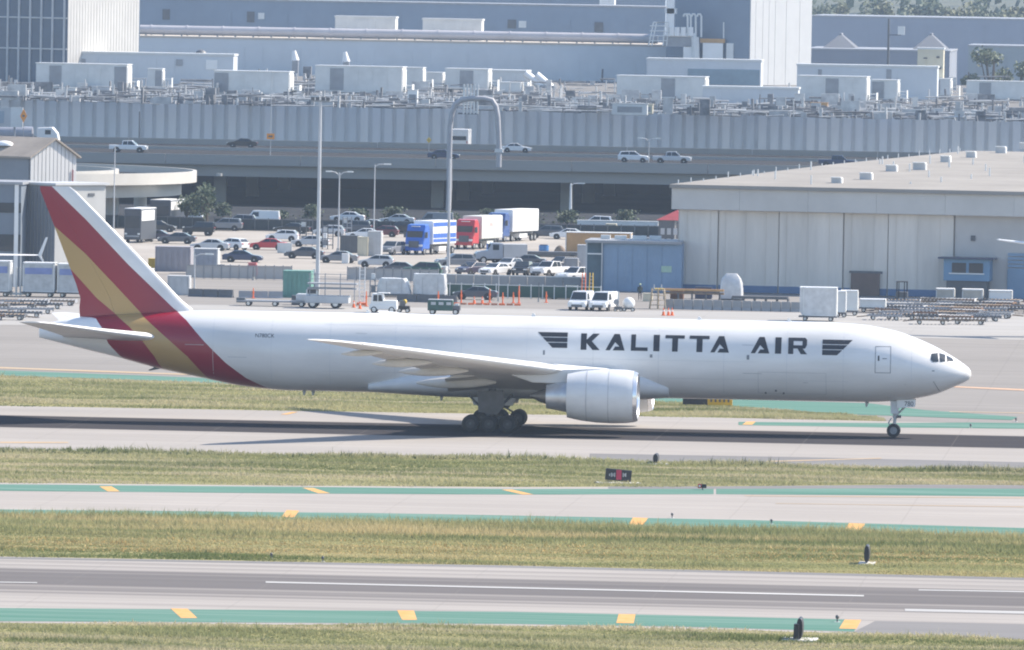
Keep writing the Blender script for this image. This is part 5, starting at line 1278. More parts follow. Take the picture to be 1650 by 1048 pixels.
# ---- lorries: tractor with box trailer, facing the viewer
def lorry(label, px, py, heading, cab, trail, stripes=False, Lt=7.6, logo=None):
    t = thing('lorry', label, 'truck', G(px, py), R(heading), 'lorries parked in the car park')
    b = MB().xz([(-1.2, .7), (-1.2, 3.3), (-.6, 3.85), (.35, 3.75), (.75, 2.55), (1.0, 1.8), (1.15, .75)], -1.22, 1.22).build('cab', cab, t, bevel=.12)
    MB().box(.62, 0, 2.55, .5, 2.05, .85).build('windscreen', GLASS, b); MB().box(1.1, 0, 1.35, .12, 1.3, .8).build('grille', DGREY, b); MB().box(1.12, 0, .72, .22, 2.44, .36).build('bumper', cab, b)
    for s in (-1, 1):
        MB().box(1.1, s * .92, 1.2, .14, .45, .25).build('headlight', LAMP, b); MB().box(.5, s * 1.45, 2.5, .2, .3, .7).build('mirror', DGREY, b); MB().box(.0, s * 1.235, 2.5, .8, .02, .7).build('side_window', GLASS, b)
    MB().box(.2, 0, 3.55, .9, 1.1, .08).build('roof_lamp_bar', LAMP, b)
    tr = MB().box(-1.9 - Lt / 2, 0, 2.75, Lt, 2.55, 2.9).build('trailer', trail, t, bevel=.05)
    for k in range(8):
        for s in (-1, 1): MB().box(-1.9 - Lt * (k + .5) / 8, s * 1.285, 2.75, Lt / 8 - .08, .03, 2.7).build('side_panel', trail, tr)
    if stripes:
        for z, hh in ((3.75, .5), (2.35, .55), (1.75, .4)):
            for s in (-1, 1): MB().box(-1.9 - Lt / 2, s * 1.31, z, Lt - .3, .02, hh).build('blue_stripe', BLUEP, tr)
    if logo: MB().add([(-1.9 - Lt * .35, 1.31, 2.9), (-1.9 - Lt * .55, 1.31, 2.9), (-1.9 - Lt * .5, 1.31, 3.3), (-1.9 - Lt * .4, 1.31, 3.3)], [(0, 1, 2, 3)]).build('faded_logo', logo, tr)
    MB().box(-2 - Lt / 2, 0, 1.1, Lt, .9, .35).build('chassis', DGREY, t); wheels(t, (.35, -2.2), (-1.05, 1.05), .5); wheels(t, (-Lt, -Lt - 1.15), (-1.05, 1.05), .5)
    MB().box(-2 - Lt * .45, 0, .75, Lt * .3, 2.3, .5).build('side_skirt', trail, t)
    return t
lorry('bright blue lorry with blue and white striped trailer', 672, 411, 252, BLUEP, WHITE, True)
lorry('red lorry with pale trailer in the middle of the three', 752, 402, 254, RED, mat('pale_trailer', (.6, .61, .57), .5, .05, .5), False, logo=mat('pink_logo', (.6, .4, .38), .6, .1, 1))
lorry('dark blue lorry with tall white trailer, rightmost of the three', 802, 390, 252, mat('mid_blue_cab', (.03, .08, .25), .35, .1, 1, coat=.4), WHITE, False, 9)
# grey crew truck with box bed
t = thing('utility_truck', 'grey blue utility truck with square cab in front of the lorries', 'truck', G(797, 425), R(192))
GB_ = mat('grey_blue_paint', (.3, .34, .4), .4, .1, 1, coat=.3)
MB().xz([(-.9, .6), (-.9, 2.5), (.5, 2.55), (1.0, 1.6), (2.2, 1.45), (2.45, 1.1), (2.45, .55)], -1.05, 1.05).build('cab', GB_, t, bevel=.1)
for s in (-1, 1): MB().box(.0, s * 1.06, 2.0, .75, .02, .65).build('window', GLASS, t)
MB().box(-2.4, 0, 1.55, 2.9, 2.1, 1.7).build('box_bed', LGREY, t, bevel=.04); MB().box(-3.6, 0, .8, 2, 2, .2).build('chassis', DGREY, t); MB().box(2.46, 0, 1.0, .1, 1.5, .35).build('grille', DGREY, t); MB().box(.78, 0, 2.05, .3, 1.8, .7).build('windscreen', GLASS, t)
wheels(t, (1.5, -2.6), (-.95, .95), .45)
# flat trailer
t = thing('flatbed_trailer', 'long dark flatbed trailer right of the utility truck', 'trailer', G(882, 421), R(3)); MB().box(0, 0, 1.0, 8.2, 2.4, .35).build('deck', DGREY, t); MB().box(0, 0, .65, 7.5, .8, .3).build('chassis', GREY, t); wheels(t, (-2.8, -1.6, 3), (-1, 1), .4)
# barrels
t = thing('blue_tank', 'round blue tank beside the tan container', 'tank', G(876, 413)); MB().cyl((0, 0, 0), (0, 0, 1.35), .62, n=20).build('shell', mat('tank_blue', (.06, .2, .45), .4, .1, 1), t, smooth=True); MB().cyl((0, 0, 1.35), (0, 0, 1.45), .5, n=16).build('lid', NAVY, t); MB().cyl((0, 0, .6), (0, 0, .7), .64, n=20).build('hoop', NAVY, t)
t = thing('brown_tarp_load', 'brown tarpaulin covered load between blue tank and tan container', 'load', G(902, 415)); MB().ell((0, 0, 0), .85, .7, 1.5, 14, 7, 0).build('tarpaulin', WOOD, t); MB().box(0, 0, .12, 1.7, 1.4, .24).build('pallet', TAN, t)
# dark buses on the left
for a, b, tp, bt, lab in ((206, 238, 337, 392, 'nearer of two dark buses with sunlight painted white on one side behind the fin'), (247, 285, 323, 368, 'farther of two dark buses with sunlight painted white on one side behind the fin')):
    cx, cy, w, h = gext(a, b - 4, tp, bt); t = thing('airport_bus', lab, 'bus', (cx, cy + 4, 0), R(-8), 'dark buses by the fin')
    MB().box(0, 0, h / 2 + .2, w, 8, h - .4).build('body', mat('dark_bus_paint', (.05, .055, .07), .4, .15, 1), t, bevel=.1); MB().box(0, 0, h + .02, w * .98, 7.8, .1).build('roof', WHITE, t)
    MB().box(w / 2 + .02, -.5, h * .8, .04, 6.5, h * .3).build('side_panel', WHITE, t); MB().box(0, -4.02, h * .62, w * .85, .05, h * .35).build('windscreen', GLASS, t); MB().box(0, -4.03, h * .2, w * .8, .06, .2).build('bumper', GREY, t)  # white right-hand panel puts sunlight into the colour of that side
    for s in (-1, 1): MB().box(s * w * .38, -4.04, h * .27, .3, .06, .2).build('headlight', LAMP, t)
    for y in (-2.6, 2.4):
        for s in (-1, 1): q = inst('wheel', TT, t, (s * (w / 2 - .2), y, .5), R(90)); inst('rim', TR, q)
# things on the overpass: tank lorry, van end, box sign
cx, cy, w, h = gext(-40, 96, 204, 232, D); t = thing('road_tanker', 'grey tank lorry with bright white cab at the left end of the overpass', 'truck', (cx, cy, D))
MB().cyl((-w / 2, 0, 1.6), (w * .18, 0, 1.6), 1.15, n=18).build('tank', mat('tank_grey', (.3, .31, .35), .4, .1, .5), t, smooth=True); MB().box(-w * .15, 0, .7, w * .65, 1.8, .3).build('chassis', DGREY, t)
MB().xz([(w * .24, .6), (w * .24, 2.6), (w * .42, 2.75), (w * .48, 1.8), (w * .5, .6)], -1.2, 1.2).build('cab', WHITE, t, bevel=.15); MB().box(w * .37, -1.21, 1.95, .9, .03, .7).build('window', GLASS, t); wheels(t, (-w * .4, -w * .3, w * .2, w * .4), (-.95, .95), .5)
cx, cy, w, h = gext(727, 757, 208, 240, D); t = thing('box_van', 'white box van seen end on inside the arch on the overpass', 'van', (cx, cy, D))
MB().box(0, 0, h / 2 + .2, w, 6, h - .4).build('body', CARW, t, bevel=.15); MB().box(0, -3.02, h * .55, w * .75, .04, h * .2).build('rear_window', GLASS, t); MB().box(0, -3.04, .5, w * .95, .1, .25).build('bumper', GREY, t)
for s in (-1, 1): MB().box(s * w * .42, -3.03, h * .35, .15, .05, .4).build('tail_light', TAILL, t); 
for y in (-2, 2):
    for s in (-1, 1): q = inst('wheel', WT, t, (s * (w / 2 - .15), y, .34), R(90)); inst('rim', WR, q)
# second helping of parked cars: the lot is crowded
GP, MG, PL = MATS['graphite_paint'], MATS['mid_grey_paint'], MATS['plum_paint']
for kind, px, py, hd, m, lab in (
 ('suv', 362, 372, 180, MG, 'grey utility car at the fence right of the black jeep'), ('sedan', 470, 377, 180, BLKP, 'black sedan at the fence above the red sedan'),
 ('hatch', 530, 381, 180, SILV, 'silver hatchback at the fence behind the steel racks'), ('suv', 570, 376, 180, GP, 'dark utility car at the fence above the locker'),
 ('sedan', 597, 371, 180, SILV, 'silver sedan at the fence below the thin street lamp'), ('suv', 645, 377, 180, BLKP, 'black utility car half behind the blue lorry cab'),
 ('suv', 880, 384, 180, GP, 'dark utility car right of the white trailer'), ('sedan', 915, 386, 180, CARW, 'white sedan beyond the tan container'),
 ('sedan', 545, 424, 180, MG, 'grey sedan right of the tall pole in the lower lot'), ('hatch', 606, 431, 180, SILV, 'silver hatchback above the left wrapped pallet'),
 ('suv', 733, 432, 200, MG, 'grey utility car behind the plum hatchback'), ('hatch', 820, 436, 245, SILV, 'silver hatchback between white sedan and black utility car'),
 ('sedan', 848, 430, 180, GP, 'dark sedan behind the black utility car'), ('suv', 905, 437, 235, GP, 'dark utility car right of the white pickup'),
 ('sedan', 285, 393, 180, GP, 'dark sedan left of the silver sedan by the fin'), ('hatch', 455, 389, 180, CARW, 'white hatchback beyond the red sedan'),
 ('sedan', 780, 424, 180, BLKP, 'black sedan under the nose of the utility truck'), ('van', 420, 363, 180, CARW, 'white van under the bridge left of the tall pole'),
 ('suv', 300, 361, 180, CARW, 'white utility car in the shade below the loop ramp'), ('sedan', 640, 362, 180, SILV, 'silver sedan in the shade under the bridge'),
 ('van', 700, 366, 180, MG, 'grey van in the shade behind the blue lorry'), ('suv', 960, 368, 180, CARW, 'white utility car in the shade right of the bridge column'),
 ('sedan', 560, 358, 180, CARW, 'white sedan in the shade beside the twin headed lamp')):
    car(kind, lab, px, py, hd, m, 0, PKG)

# ================================================================== poles, arch, road signs
def lamp_pole(label, px, pyb, pyt, r=.16, heads=0, Y=None, m=LGREY, name='lamp_pole', z=0.0, top='flood'):
    g_ = G(px, pyb, z) if Y is None else Vector((P(px, pyb, Y).x, Y, z)); h = P(px, pyt, g_.y).z - z
    t = thing(name, label, 'lamp pole', g_); MB().cyl((0, 0, 0), (0, 0, h), r, r * .6, n=12).build('pole', m, t, smooth=True); MB().cyl((0, 0, 0), (0, 0, .4), r * 2, n=12).build('base', CONC, t)
    if top == 'flood':
        MB().box(0, 0, h, 2.0, .3, .14).build('cross_arm', GREY, t)
        for s in (-.8, -.3, .3, .8): MB().box(s, -.15, h + .25, .38, .3, .36).build('lamp', DGREY, t)
    elif top == 'twin':
        for s in (-1, 1): MB().tube([(0, 0, h - .4), (s * .5, 0, h), (s * 1.1, 0, h + .1)], .06, 6).build('arm', m, t); MB().box(s * 1.35, 0, h + .1, .75, .35, .16).build('lamp', LAMP, t)
    elif top == 'single':
        MB().tube([(0, 0, h - .3), (.5, 0, h), (1.2, 0, h + .05)], .06, 6).build('arm', m, t); MB().box(1.6, 0, h + .05, .9, .35, .16).build('lamp', LAMP, t)
    return t
lamp_pole('tallest pale floodlight pole rising left of centre', 511, 492, 163, .24)
lamp_pole('slim grey pole below the left leg of the arch', 722, 440, 256, .2, top='none')
lamp_pole('twin headed street lamp right of the tallest pole', 545, 405, 278, .12, top='twin')
lamp_pole('thin street lamp left of the blue lorry', 602, 398, 265, .1, top='single')
lamp_pole('thin lamp pole in front of the loop ramp', 183, 380, 236, .1, top='none')
lamp_pole('short lamp post on the fence below the grey tank', 313, 470, 410, .1, top='single')
lamp_pole('thin dark pole on the long building wall at left', 224, 236, 180, .13, Y=1612, m=DGREY, top='none')
lamp_pole('bright white pole hanging by the right bridge column', 919, 345, 296, .22, m=WHITE, top='single')
lamp_pole('bright short pole under the bridge near the loop ramp', 353, 302, 283, .22, Y=1474, m=WHITE, top='none', z=4.4)
lamp_pole('thin pole with double lamp above the overpass, right of centre', 1045, 266, 224, .08, Y=1500, top='twin', z=DECK)
AR = 1468.0
def ap(px, py): return P(px, py, AR)
b0 = ap(724, 250); t = thing('arch_gantry', 'grey tubular arch standing over the overpass with pale vertical ribs', 'gantry', (b0.x, AR, 0))
pts = [Vector((b0.x, AR, 0)), ap(724, 300), ap(724, 250), ap(725, 205), ap(728, 182), ap(734, 168), ap(744, 161), ap(760, 159), ap(780, 159), ap(793, 162), ap(799, 172), ap(802, 190), ap(803, 215), ap(804, 242)]
MB().tube([p - t.location for p in pts + [Vector((ap(804, 242).x, AR, DECK + .1))]], .4, 10).build('tube', mat('arch_grey', (.36, .36, .38), .5, .1, 1), t, smooth=True)
for i, px in enumerate((747, 752.5, 758, 763.5, 769)):
    a, b = ap(px, 184), ap(px, 136); MB().box(a.x - b0.x, .1, (a.z + b.z) / 2, .26, .3, b.z - a.z).build('rib', OFFW, t)
a, b = ap(738, 183), ap(770, 185); MB().box((a.x + b.x) / 2 - b0.x, .2, a.z, b.x - a.x, .3, .22).build('rib_beam', DGREY, t)
MB().box(ap(804, 243).x - b0.x, 0, ap(804, 243).z, 1.2, .8, .5).build('foot', OFFW, t)
# road signs
q0, q1 = P(-30, 190, 1570), P(37, 190, 1570); zt_, zb = P(10, 173, 1570).z, P(10, 205, 1570).z
t = thing('road_sign_box', 'pale boxed back of a road sign above the tank lorry', 'sign', ((q0.x + q1.x) / 2, 1570, DECK)); w = q1.x - q0.x
MB().cbox(-w / 2, w / 2, -.2, .2, zb - DECK, zt_ - DECK).build('panel', LGREY, t); MB().cbox(w / 2 - 1.9, w / 2, -.3, -.21, zb - DECK, zt_ - DECK).build('pale_return', OFFW, t)  # paler strip at the right end of the sign panel
for s in (-.4, .3): MB().cyl((s * w, 0, 0), (s * w, 0, zb - DECK + .2), .15).build('post', GREY, t)
MB().cbox(-w / 2 + .5, -w / 2 + 3.6, -.28, -.21, zb - DECK + .6, zt_ - DECK - .6).build('recess', mat('sign_blue_grey', (.3, .36, .42), .6, .1, 1), t)
def diamond(label, px, py, Y, hw, hh, z, m=None):
    c_ = P(px, py, Y); t = thing('warning_sign', label, 'sign', (c_.x, Y, z), 0); zc = c_.z - z
    MB().xz([(-hw, zc), (0, zc - hh), (hw, zc), (0, zc + hh)], -.05, .05).build('plate', ORANGE if m is None else m, t); MB().cyl((0, .1, 0), (0, .1, zc), .06, n=6).build('post', GREY, t); MB().box(0, -.07, zc, hw * .7, .02, hh * .25).build('mark', DGREY, t); return t
OSG = mat('sign_orange', (.9, .32, .03), .5, .08, 1)
diamond('orange diamond warning sign beside the boxed road sign', 38, 187, 1560, .55, 1.1, DECK, OSG)
c_ = P(436, 220, 1500); t = thing('warning_sign', 'small square orange sign on the overpass left of centre', 'sign', (c_.x, 1500, DECK)); MB().box(0, 0, c_.z - DECK, 1.15, .08, .85).build('plate', OSG, t); MB().box(0, -.06, c_.z - DECK, .6, .03, .25).build('mark', DGREY, t); MB().cyl((0, .1, 0), (0, .1, P(436, 115, 1500).z - DECK), .05, n=6).build('post', LGREY, t)
diamond('small yellow sign on the overpass left of the arch', 691, 226, 1560, .4, .45, DECK, YELLOW)

# ================================================================== cargo dollies, pallets, containers
def dolly_proto():
    t = thing('cargo_dolly', 'x', 'dolly'); L_, W_ = 3.4, 2.5
    MB().box(0, -W_ / 2, .5, L_, .12, .16).box(0, W_ / 2, .5, L_, .12, .16).box(-L_ / 2, 0, .5, .12, W_, .16).box(L_ / 2, 0, .5, .12, W_, .16).build('frame', GREY, t)
    rm_ = MB()
    for k in range(8): rm_.cyl((-L_ / 2 + .3 + k * .4, -W_ / 2 + .1, .58), (-L_ / 2 + .3 + k * .4, W_ / 2 - .1, .58), .07, n=6)
    rm_.build('roller_deck', ALU, t)
    MB().box(L_ / 2 + .05, 0, .48, .1, W_ * .9, .34).build('end_board', WHITE, t)
    MB().cyl((-L_ / 2, 0, .42), (-L_ / 2 - 1.2, 0, .3), .06, n=6).build('tow_bar', WOOD, t)
    for x in (-1.2, 1.2):
        for y in (-.9, .9): q = inst('wheel', WT, t, (x, y, .24), 0, (.7, .7, .7)); inst('rim', WR, q)
    return t
DP = dolly_proto(); first = [True]
SC_D = mat('dull_rollers', (.3, .3, .31), .5, .2, 1, metal=.4)
DCOL = [GREY, DGREY, mat('rusty_frame', (.2, .12, .08), .8, .3, 1), GREY, WOOD, WOOD]
def dolly(px, py, rz, label, group):
    t = DP if first[0] else copy_tree(DP); first[0] = False
    t.location = G(px, py); t.rotation_euler.z = R(rz); tag(t, label, 'dolly', group)
    repaint(t, 'frame', rnd.choice(DCOL)); repaint(t, 'roller_deck', rnd.choice([SC_D, GREY, DGREY, WOOD])); repaint(t, 'end_board', rnd.choice([WHITE, GREY, GREY, DGREY])); return t
RW = ['rearmost', 'second rearmost', 'third rearmost', 'middle', 'third front', 'second front', 'front']
for row, (py, xa, xb, step) in enumerate(((489, 1472, 1645, 36), (493.5, 1460, 1650, 38), (498, 1450, 1655, 38), (502.5, 1440, 1650, 39), (507, 1442, 1640, 40), (511.5, 1446, 1625, 41), (516, 1456, 1600, 44))):
    x = xa; i_ = 0; ORD = ['first', 'second', 'third', 'fourth', 'fifth', 'sixth', 'seventh', 'eighth']
    while x < xb:
        i_ += 1
        dolly(x + rnd.uniform(-5, 5), py + (x - 1500) * .02 + rnd.uniform(-.6, .6), rnd.choice((0, 180, 8, -8, 172)), f'empty cargo dolly, {ORD[i_ - 1]} from the left in the {RW[row]} row before the hangar', 'empty dollies before the hangar'); x += step
dolly(1425, 516, 4, 'dark empty dolly lying apart left of the crowded rows', 'empty dollies before the hangar'); dolly(1500, 523, 3, 'frontmost grey dolly at the left of the crowded rows', 'empty dollies before the hangar'); dolly(1562, 523, -3, 'frontmost grey dolly at the right of the crowded rows', 'empty dollies before the hangar')
for rw, (py, xs) in enumerate(((492, (5, 50, 92)), (498, (-10, 30, 72)), (505, (15, 58)), (511, (0, 40)), (516, (-20, 14)))):
    for i_, x in enumerate(xs): dolly(x + rnd.uniform(-4, 4), py + rnd.uniform(-.5, .5), rnd.choice((0, 180, 6)), f'empty cargo dolly, {ORD[i_]} from the left in the {["rearmost", "second rearmost", "middle", "second front", "front"][rw]} row, far left heap', 'empty dollies at far left')

def uld(label, px0, px1, pyt, pyb, m, rz=0.0, dep=2.4, cut=True, on_dolly=True, group=None, band=None):
    """air cargo container: shell with slanted lower edge, frame, door curtain, base, wheels below"""
    cx, cy, w, h = gext(px0, px1, pyt, pyb); t = thing('cargo_container', label, 'container', (cx, cy + dep / 2, 0), rz, group)
    z0 = .55 if on_dolly else .05; c_ = .35 if cut else 0
    MB().xz([(-w / 2 + c_, z0), (w / 2, z0), (w / 2, h), (-w / 2, h), (-w / 2, z0 + c_ * 1.2)], -dep / 2, dep / 2).build('shell', m, t, bevel=.04)
    for x in (-w / 2 + .05 + c_, w / 2 - .05): MB().box(x, -dep / 2 - .03, (z0 + h) / 2, .1, .08, h - z0).build('frame_post', OFFW, t)
    MB().box(0, -dep / 2 - .03, h - .05, w, .08, .1).build('frame_rail', OFFW, t); MB().box(.05, -dep / 2 - .03, z0 + .05, w - .4, .08, .1).build('frame_rail', OFFW, t)
    MB().box(0, 0, h + .02, w + .06, dep + .06, .06).build('top_sheet', WHITE, t); MB().box(w / 2 + .03, 0, (z0 + h) / 2, .05, dep * .86, (h - z0) * .9).build('end_sheet', OFFW, t)
    if band: MB().box(0, -dep / 2 - .05, z0 + (h - z0) * .72, w * .86, .03, (h - z0) * .22).build('blue_band', band, t)
    if on_dolly:
        MB().box(0, 0, .46, w + .2, dep, .14).build('dolly_bed', DGREY, t)
        for x in (-w * .35, w * .35):
            for y in (-dep * .35, dep * .35): q = inst('wheel', WT, t, (x, y, .24), 0, (.7, .7, .7)); inst('rim', WR, q)
    return t
LB = mat('faded_blue_band', (.2, .25, .48), .5, .15, 1)
SC = mat('scuffed_aluminium', (.42, .44, .47), .4, .2, 1.2, metal=.5)
uld('silver container with grey side at the left edge of the row', -36, 15, 421, 478, SC, band=LB, cut=False)
uld('silver container with faded blue band in the middle of the left row', 36, 87, 424, 479, SC, band=LB, cut=False)
uld('silver container half hidden behind the fin in the left row', 92, 142, 426, 480, SC, band=LB, cut=False)
t = thing('cart_hitch', 'white hitch frames between the silver containers on the left', 'hitch', G(26, 478))
for s in (-.55, 0, .45): MB().box(s, 0, 1.6, .2, .25, 3.0).build('upright', OFFW, t)
MB().box(0, 0, .3, 2.0, .3, .2).build('bar', OFFW, t)
uld('shrink wrapped tall container nearest the jet nose on the right', 1288, 1347, 464, 518, WRAP, band=None)
uld('white container behind the shrink wrapped one on the right', 1347, 1362, 470, 512, OFFW, dep=1.6, cut=False)
uld('pale container with bright side right of the shrink wrapped one', 1354, 1381, 469, 509, OFFW, dep=1.8, cut=False)
uld('low pale container right of the tall containers', 1385, 1426, 483, 504, OFFW, cut=False)
uld('beige container left of the office pod door', 1508, 1537, 466, 489, mat('beige_box', (.45, .42, .37), .7, .12, 1), cut=False)
uld('beige container below the office pod windows', 1550, 1583, 467, 490, MATS['beige_box'], cut=False)
uld('white blue container near the roller door', 1593, 1630, 469, 491, WHITE, cut=False)
# forklift silhouette
t = thing('forklift', 'dark forklift parked by the brown hangar door', 'forklift', G(1453, 488)); MB().box(0, 0, .75, 1.3, 2.0, .9).build('body', DGREY, t, bevel=.08)
for x in (-.55, .55):
    for y in (-.6, .6): MB().box(x, y, 1.7, .09, .09, 1.2).build('guard_post', BLACK, t)
MB().box(0, 0, 2.3, 1.25, 1.4, .08).build('guard_roof', BLACK, t); MB().box(-.3, -1.1, 1.2, .1, .1, 2.3).box(.3, -1.1, 1.2, .1, .1, 2.3).build('mast', BLACK, t); MB().box(-.3, -1.6, .15, .12, 1.0, .06).box(.3, -1.6, .15, .12, 1.0, .06).build('fork', STEEL, t)
for x in (-.6, .6):
    for y in (-.7, .7): q = inst('wheel', WT, t, (x, y, .3), R(90), (.9, .9, .9)); inst('rim', WR, q)
# wrapped pallets
def wrapped(label, px0, px1, pyt, pyb, slope, group='shrink wrapped pallets'):
    cx, cy, w, h = gext(px0, px1, pyt, pyb); t = thing('wrapped_pallet', label, 'pallet', (cx, cy + 1.2, 0), 0, group); rr = random.Random(int(px0))
    rings = []
    for k in range(7):
        z = .35 + (h - .35) * k / 6; kx = 1 - slope * (k / 6) ** 2; pts_ = []
        for j in range(24):
            a = 2 * math.pi * j / 24; c2, s2 = math.cos(a), math.sin(a); e = .3
            pts_.append((w / 2 * kx * math.copysign(abs(c2) ** e, c2) + rr.uniform(-.05, .05) - slope * w * .12 * k / 6, 1.2 * math.copysign(abs(s2) ** e, s2) + rr.uniform(-.05, .05), z + rr.uniform(-.05, .05)))
        rings.append(pts_)
    MB().loft(rings).build('wrapped_load', WRAP, t, smooth=True); MB().box(0, 0, .22, w, 2.5, .2).build('pallet_base', DGREY, t)
    for s in (-.2, .25): MB().box(s * w, -1.26, h * .5, .08, .04, h * .7).build('strap', LGREY, t)
wrapped('left shrink wrapped pallet with sloping white top on the apron', 606, 661, 449, 479, .25); wrapped('right shrink wrapped pallet bulging higher on the apron', 664, 719, 442, 480, .08)
wrapped('small round white bundle behind the shrink wrapped pallets', 704, 720, 430, 446, .1); wrapped('small white bin between the wrapped pallets', 643, 656, 437, 452, .05)
# white tarp covered machine
cx, cy, w, h = gext(1160, 1197, 441, 484); t = thing('tarp_covered_machine', 'machine under a white tarpaulin against the hangar doors', 'machine', (cx, cy, 0)); rr = random.Random(5)
rings = []
for k in range(6):
    z = h * (.06 + .94 * k / 5); kx = (1, 1, .98, .95, .82, .45)[k]; rings.append([(w / 2 * kx * math.copysign(abs(math.cos(a)) ** .3, math.cos(a)) + rr.uniform(-.06, .06), 1.0 * kx * math.copysign(abs(math.sin(a)) ** .3, math.sin(a)) + rr.uniform(-.06, .06), z) for a in [2 * math.pi * j / 20 for j in range(20)]])
MB().loft(rings).build('tarpaulin', WRAP, t, smooth=True); MB().box(0, 0, .1, w * 1.1, 1.6, .2).build('skid', DGREY, t)
# long beams on rack
a, b = G(1068, 484), G(1166, 486); d = b - a; t = thing('beam_rack', 'long tan beams stacked on a rack along the hangar doors', 'rack', a, math.atan2(d.y, d.x))
for k, (y, z) in enumerate(((0, 1.15), (.35, 1.2), (0, .85), (.4, .8))): MB().box(d.length / 2, y, z, d.length, .28, .2).build('beam', TAN if k != 2 else WOOD, t)
for k in range(5): MB().box(d.length * (k + .1) / 4.4, .15, .4, .15, .9, .8).build('support', DGREY, t)
a, b = G(1180, 487), G(1270, 489); d = b - a; t = thing('dark_flat_rack', 'dark flat rack right of the tarpaulin covered machine', 'rack', a, math.atan2(d.y, d.x)); MB().box(d.length / 2, 0, .55, d.length, 1.2, .3).build('deck', DGREY, t)
for k in range(6): MB().box(d.length * k / 5, 0, .25, .15, 1.1, .5).build('leg', DGREY, t)
# maintenance stand
cx, cy, w, h = gext(1048, 1072, 462, 498); t = thing('maintenance_stand', 'rusty beige maintenance stand with ladder sides near the three cones', 'stand', (cx, cy, 0))
BEI = mat('beige_rust', (.42, .34, .24), .7, .25, 1)
for x in (-w / 2, 0, w / 2):
    for y in (-.6, .6): MB().cyl((x * 1.1, y, 0), (x * .8, y, h * .92), .07, n=6).build('upright', BEI, t)
for k in range(4): MB().box(0, 0, h * (k + .8) / 4.6, w * .9, 1.2, .06).build('rung', BEI, t)
MB().box(.1, 0, h * .9, w * .6, 1.0, .1).build('platform', YELLOW, t)
for s in (-1, 1): MB().cyl((s * w * .25, -.5, h * .9), (s * w * .25, -.5, h * 1.1), .05, n=5).build('handrail', OFFW, t)
# green container, loader, flat trailer, ladders and boxes at left centre
crate('green_container', 'green ribbed container behind the cargo loader', 'container', 456, 500, 438, 480, 3, mat('sea_green_paint', (.14, .3, .25), .6, .15, .5), ribs=6)
crate('dark_locker', 'dark locker behind the tall pole in the car park', 'container', 548, 576, 381, 408, 2, DGREY, ribs=3)
crate('yellow_white_container', 'yellow white upright container in the car park', 'container', 576, 592, 383, 413, 2, CREAM, ribs=2)
crate('grey_upright_container', 'pale grey ribbed container right of the yellow white one', 'container', 592, 613, 374, 413, 2.4, LGREY, ribs=3)
crate('grey_tank_box', 'blue grey ribbed box below the silver sedan', 'container', 312, 350, 402, 442, 2.2, mat('blue_grey_box', (.33, .35, .4), .5, .15, .5), ribs=5, lid=OFFW)
crate('long_grey_shed', 'long lilac grey shed right of the fin tip, above the fence', 'shed', 250, 306, 399, 438, 3, mat('lilac_grey', (.3, .29, .32), .7, .12, .4), ribs=6)
crate('low_white_cabin', 'low pale cabin touching the leading edge of the fin', 'cabin', 270, 304, 446, 476, 2, LGREY, ribs=3)
crate('grey_stack', 'grey stacked boxes left of the blue shed', 'container', 930, 946, 396, 436, 2, LGREY, ribs=2); crate('grey_stack', 'lower grey boxes behind the white pickup near the shed', 'container', 909, 930, 418, 440, 2, GREY, ribs=2)
crate('sign_board', 'small pale notice board in front of the red sedan', 'sign', 447, 470, 393, 408, .2, OFFW, ribs=2, doors=False)
crate('dark_bin', 'dark bin below the navy sedan', 'bin', 350, 360, 428, 444, 1, DGREY, ribs=2); crate('dark_bin', 'second dark bin right of the first below the navy sedan', 'bin', 365, 375, 429, 444, 1, GREY, ribs=2)
crate('pink_crate', 'pink red crate stack below the nose of the navy sedan', 'crate', 400, 412, 425, 445, 1, mat('pink_plastic', (.6, .16, .16), .6, .1, 1), ribs=2)
crate('yellow_machine', 'yellow machine beside the leading edge of the fin', 'machine', 239, 254, 418, 436, 1.2, YELLOW, ribs=2)
t = thing('cargo_loader', 'grey cargo loader truck with raised deck frames in front of the green container', 'loader', G(528, 497), 0)
MB().box(0, 0, .95, 4.6, 2.6, .8).build('chassis', LGREY, t, bevel=.08); MB().box(-1.6, -.2, 1.6, 1.2, 1.6, .8).build('cab', OFFW, t, bevel=.08); MB().box(-1.6, -1.01, 1.75, .9, .03, .4).build('window', GLASS, t)
for z in (2.1, 2.6): MB().box(.5, 0, z, 5.2, 2.5, .14).build('deck', GREY, t)
for x in (-1.8, -.2, 1.4, 2.9): MB().box(x, -1.2, 2.3, .09, .09, 2.8).build('post', GREY, t)
MB().box(.5, -1.22, 3.6, 5, .06, .06).box(.5, -1.22, 3.1, 5, .06, .06).build('guard_rail', GREY, t)
wheels(t, (-1.5, .9), (-1.1, 1.1), .5)
t = thing('flat_cart', 'long low flat cart on the apron left of the cargo loader', 'cart', G(444, 494)); MB().box(0, 0, .55, 8.0, 2.2, .16).build('deck', GREY, t); MB().box(-3.6, -.3, .62, .9, 1.4, .5).build('toolbox', DGREY, t); MB().box(3.0, 0, 1.0, 1.6, 1.6, .8).build('white_load', WRAP, t, bevel=.15)
for x in (-2.8, 0, 2.8):
    for y in (-.8, .8): q = inst('wheel', WT, t, (x, y, .3), 0, (.85, .85, .85)); inst('rim', WR, q)
t = thing('mast_lift', 'white mast lift rising above the orange cones left of the tug', 'lift', G(583, 492)); hh = P(583, 430, t.location.y).z
for s in (-.28, .28): MB().box(s, 0, hh / 2, .1, .12, hh).build('mast', WHITE, t)
for k in range(9): MB().box(0, 0, .4 + k * hh / 10, .56, .08, .07).build('rung', OFFW, t)
MB().box(0, 0, .15, 1.0, 1.2, .25).build('base', ORANGE, t)
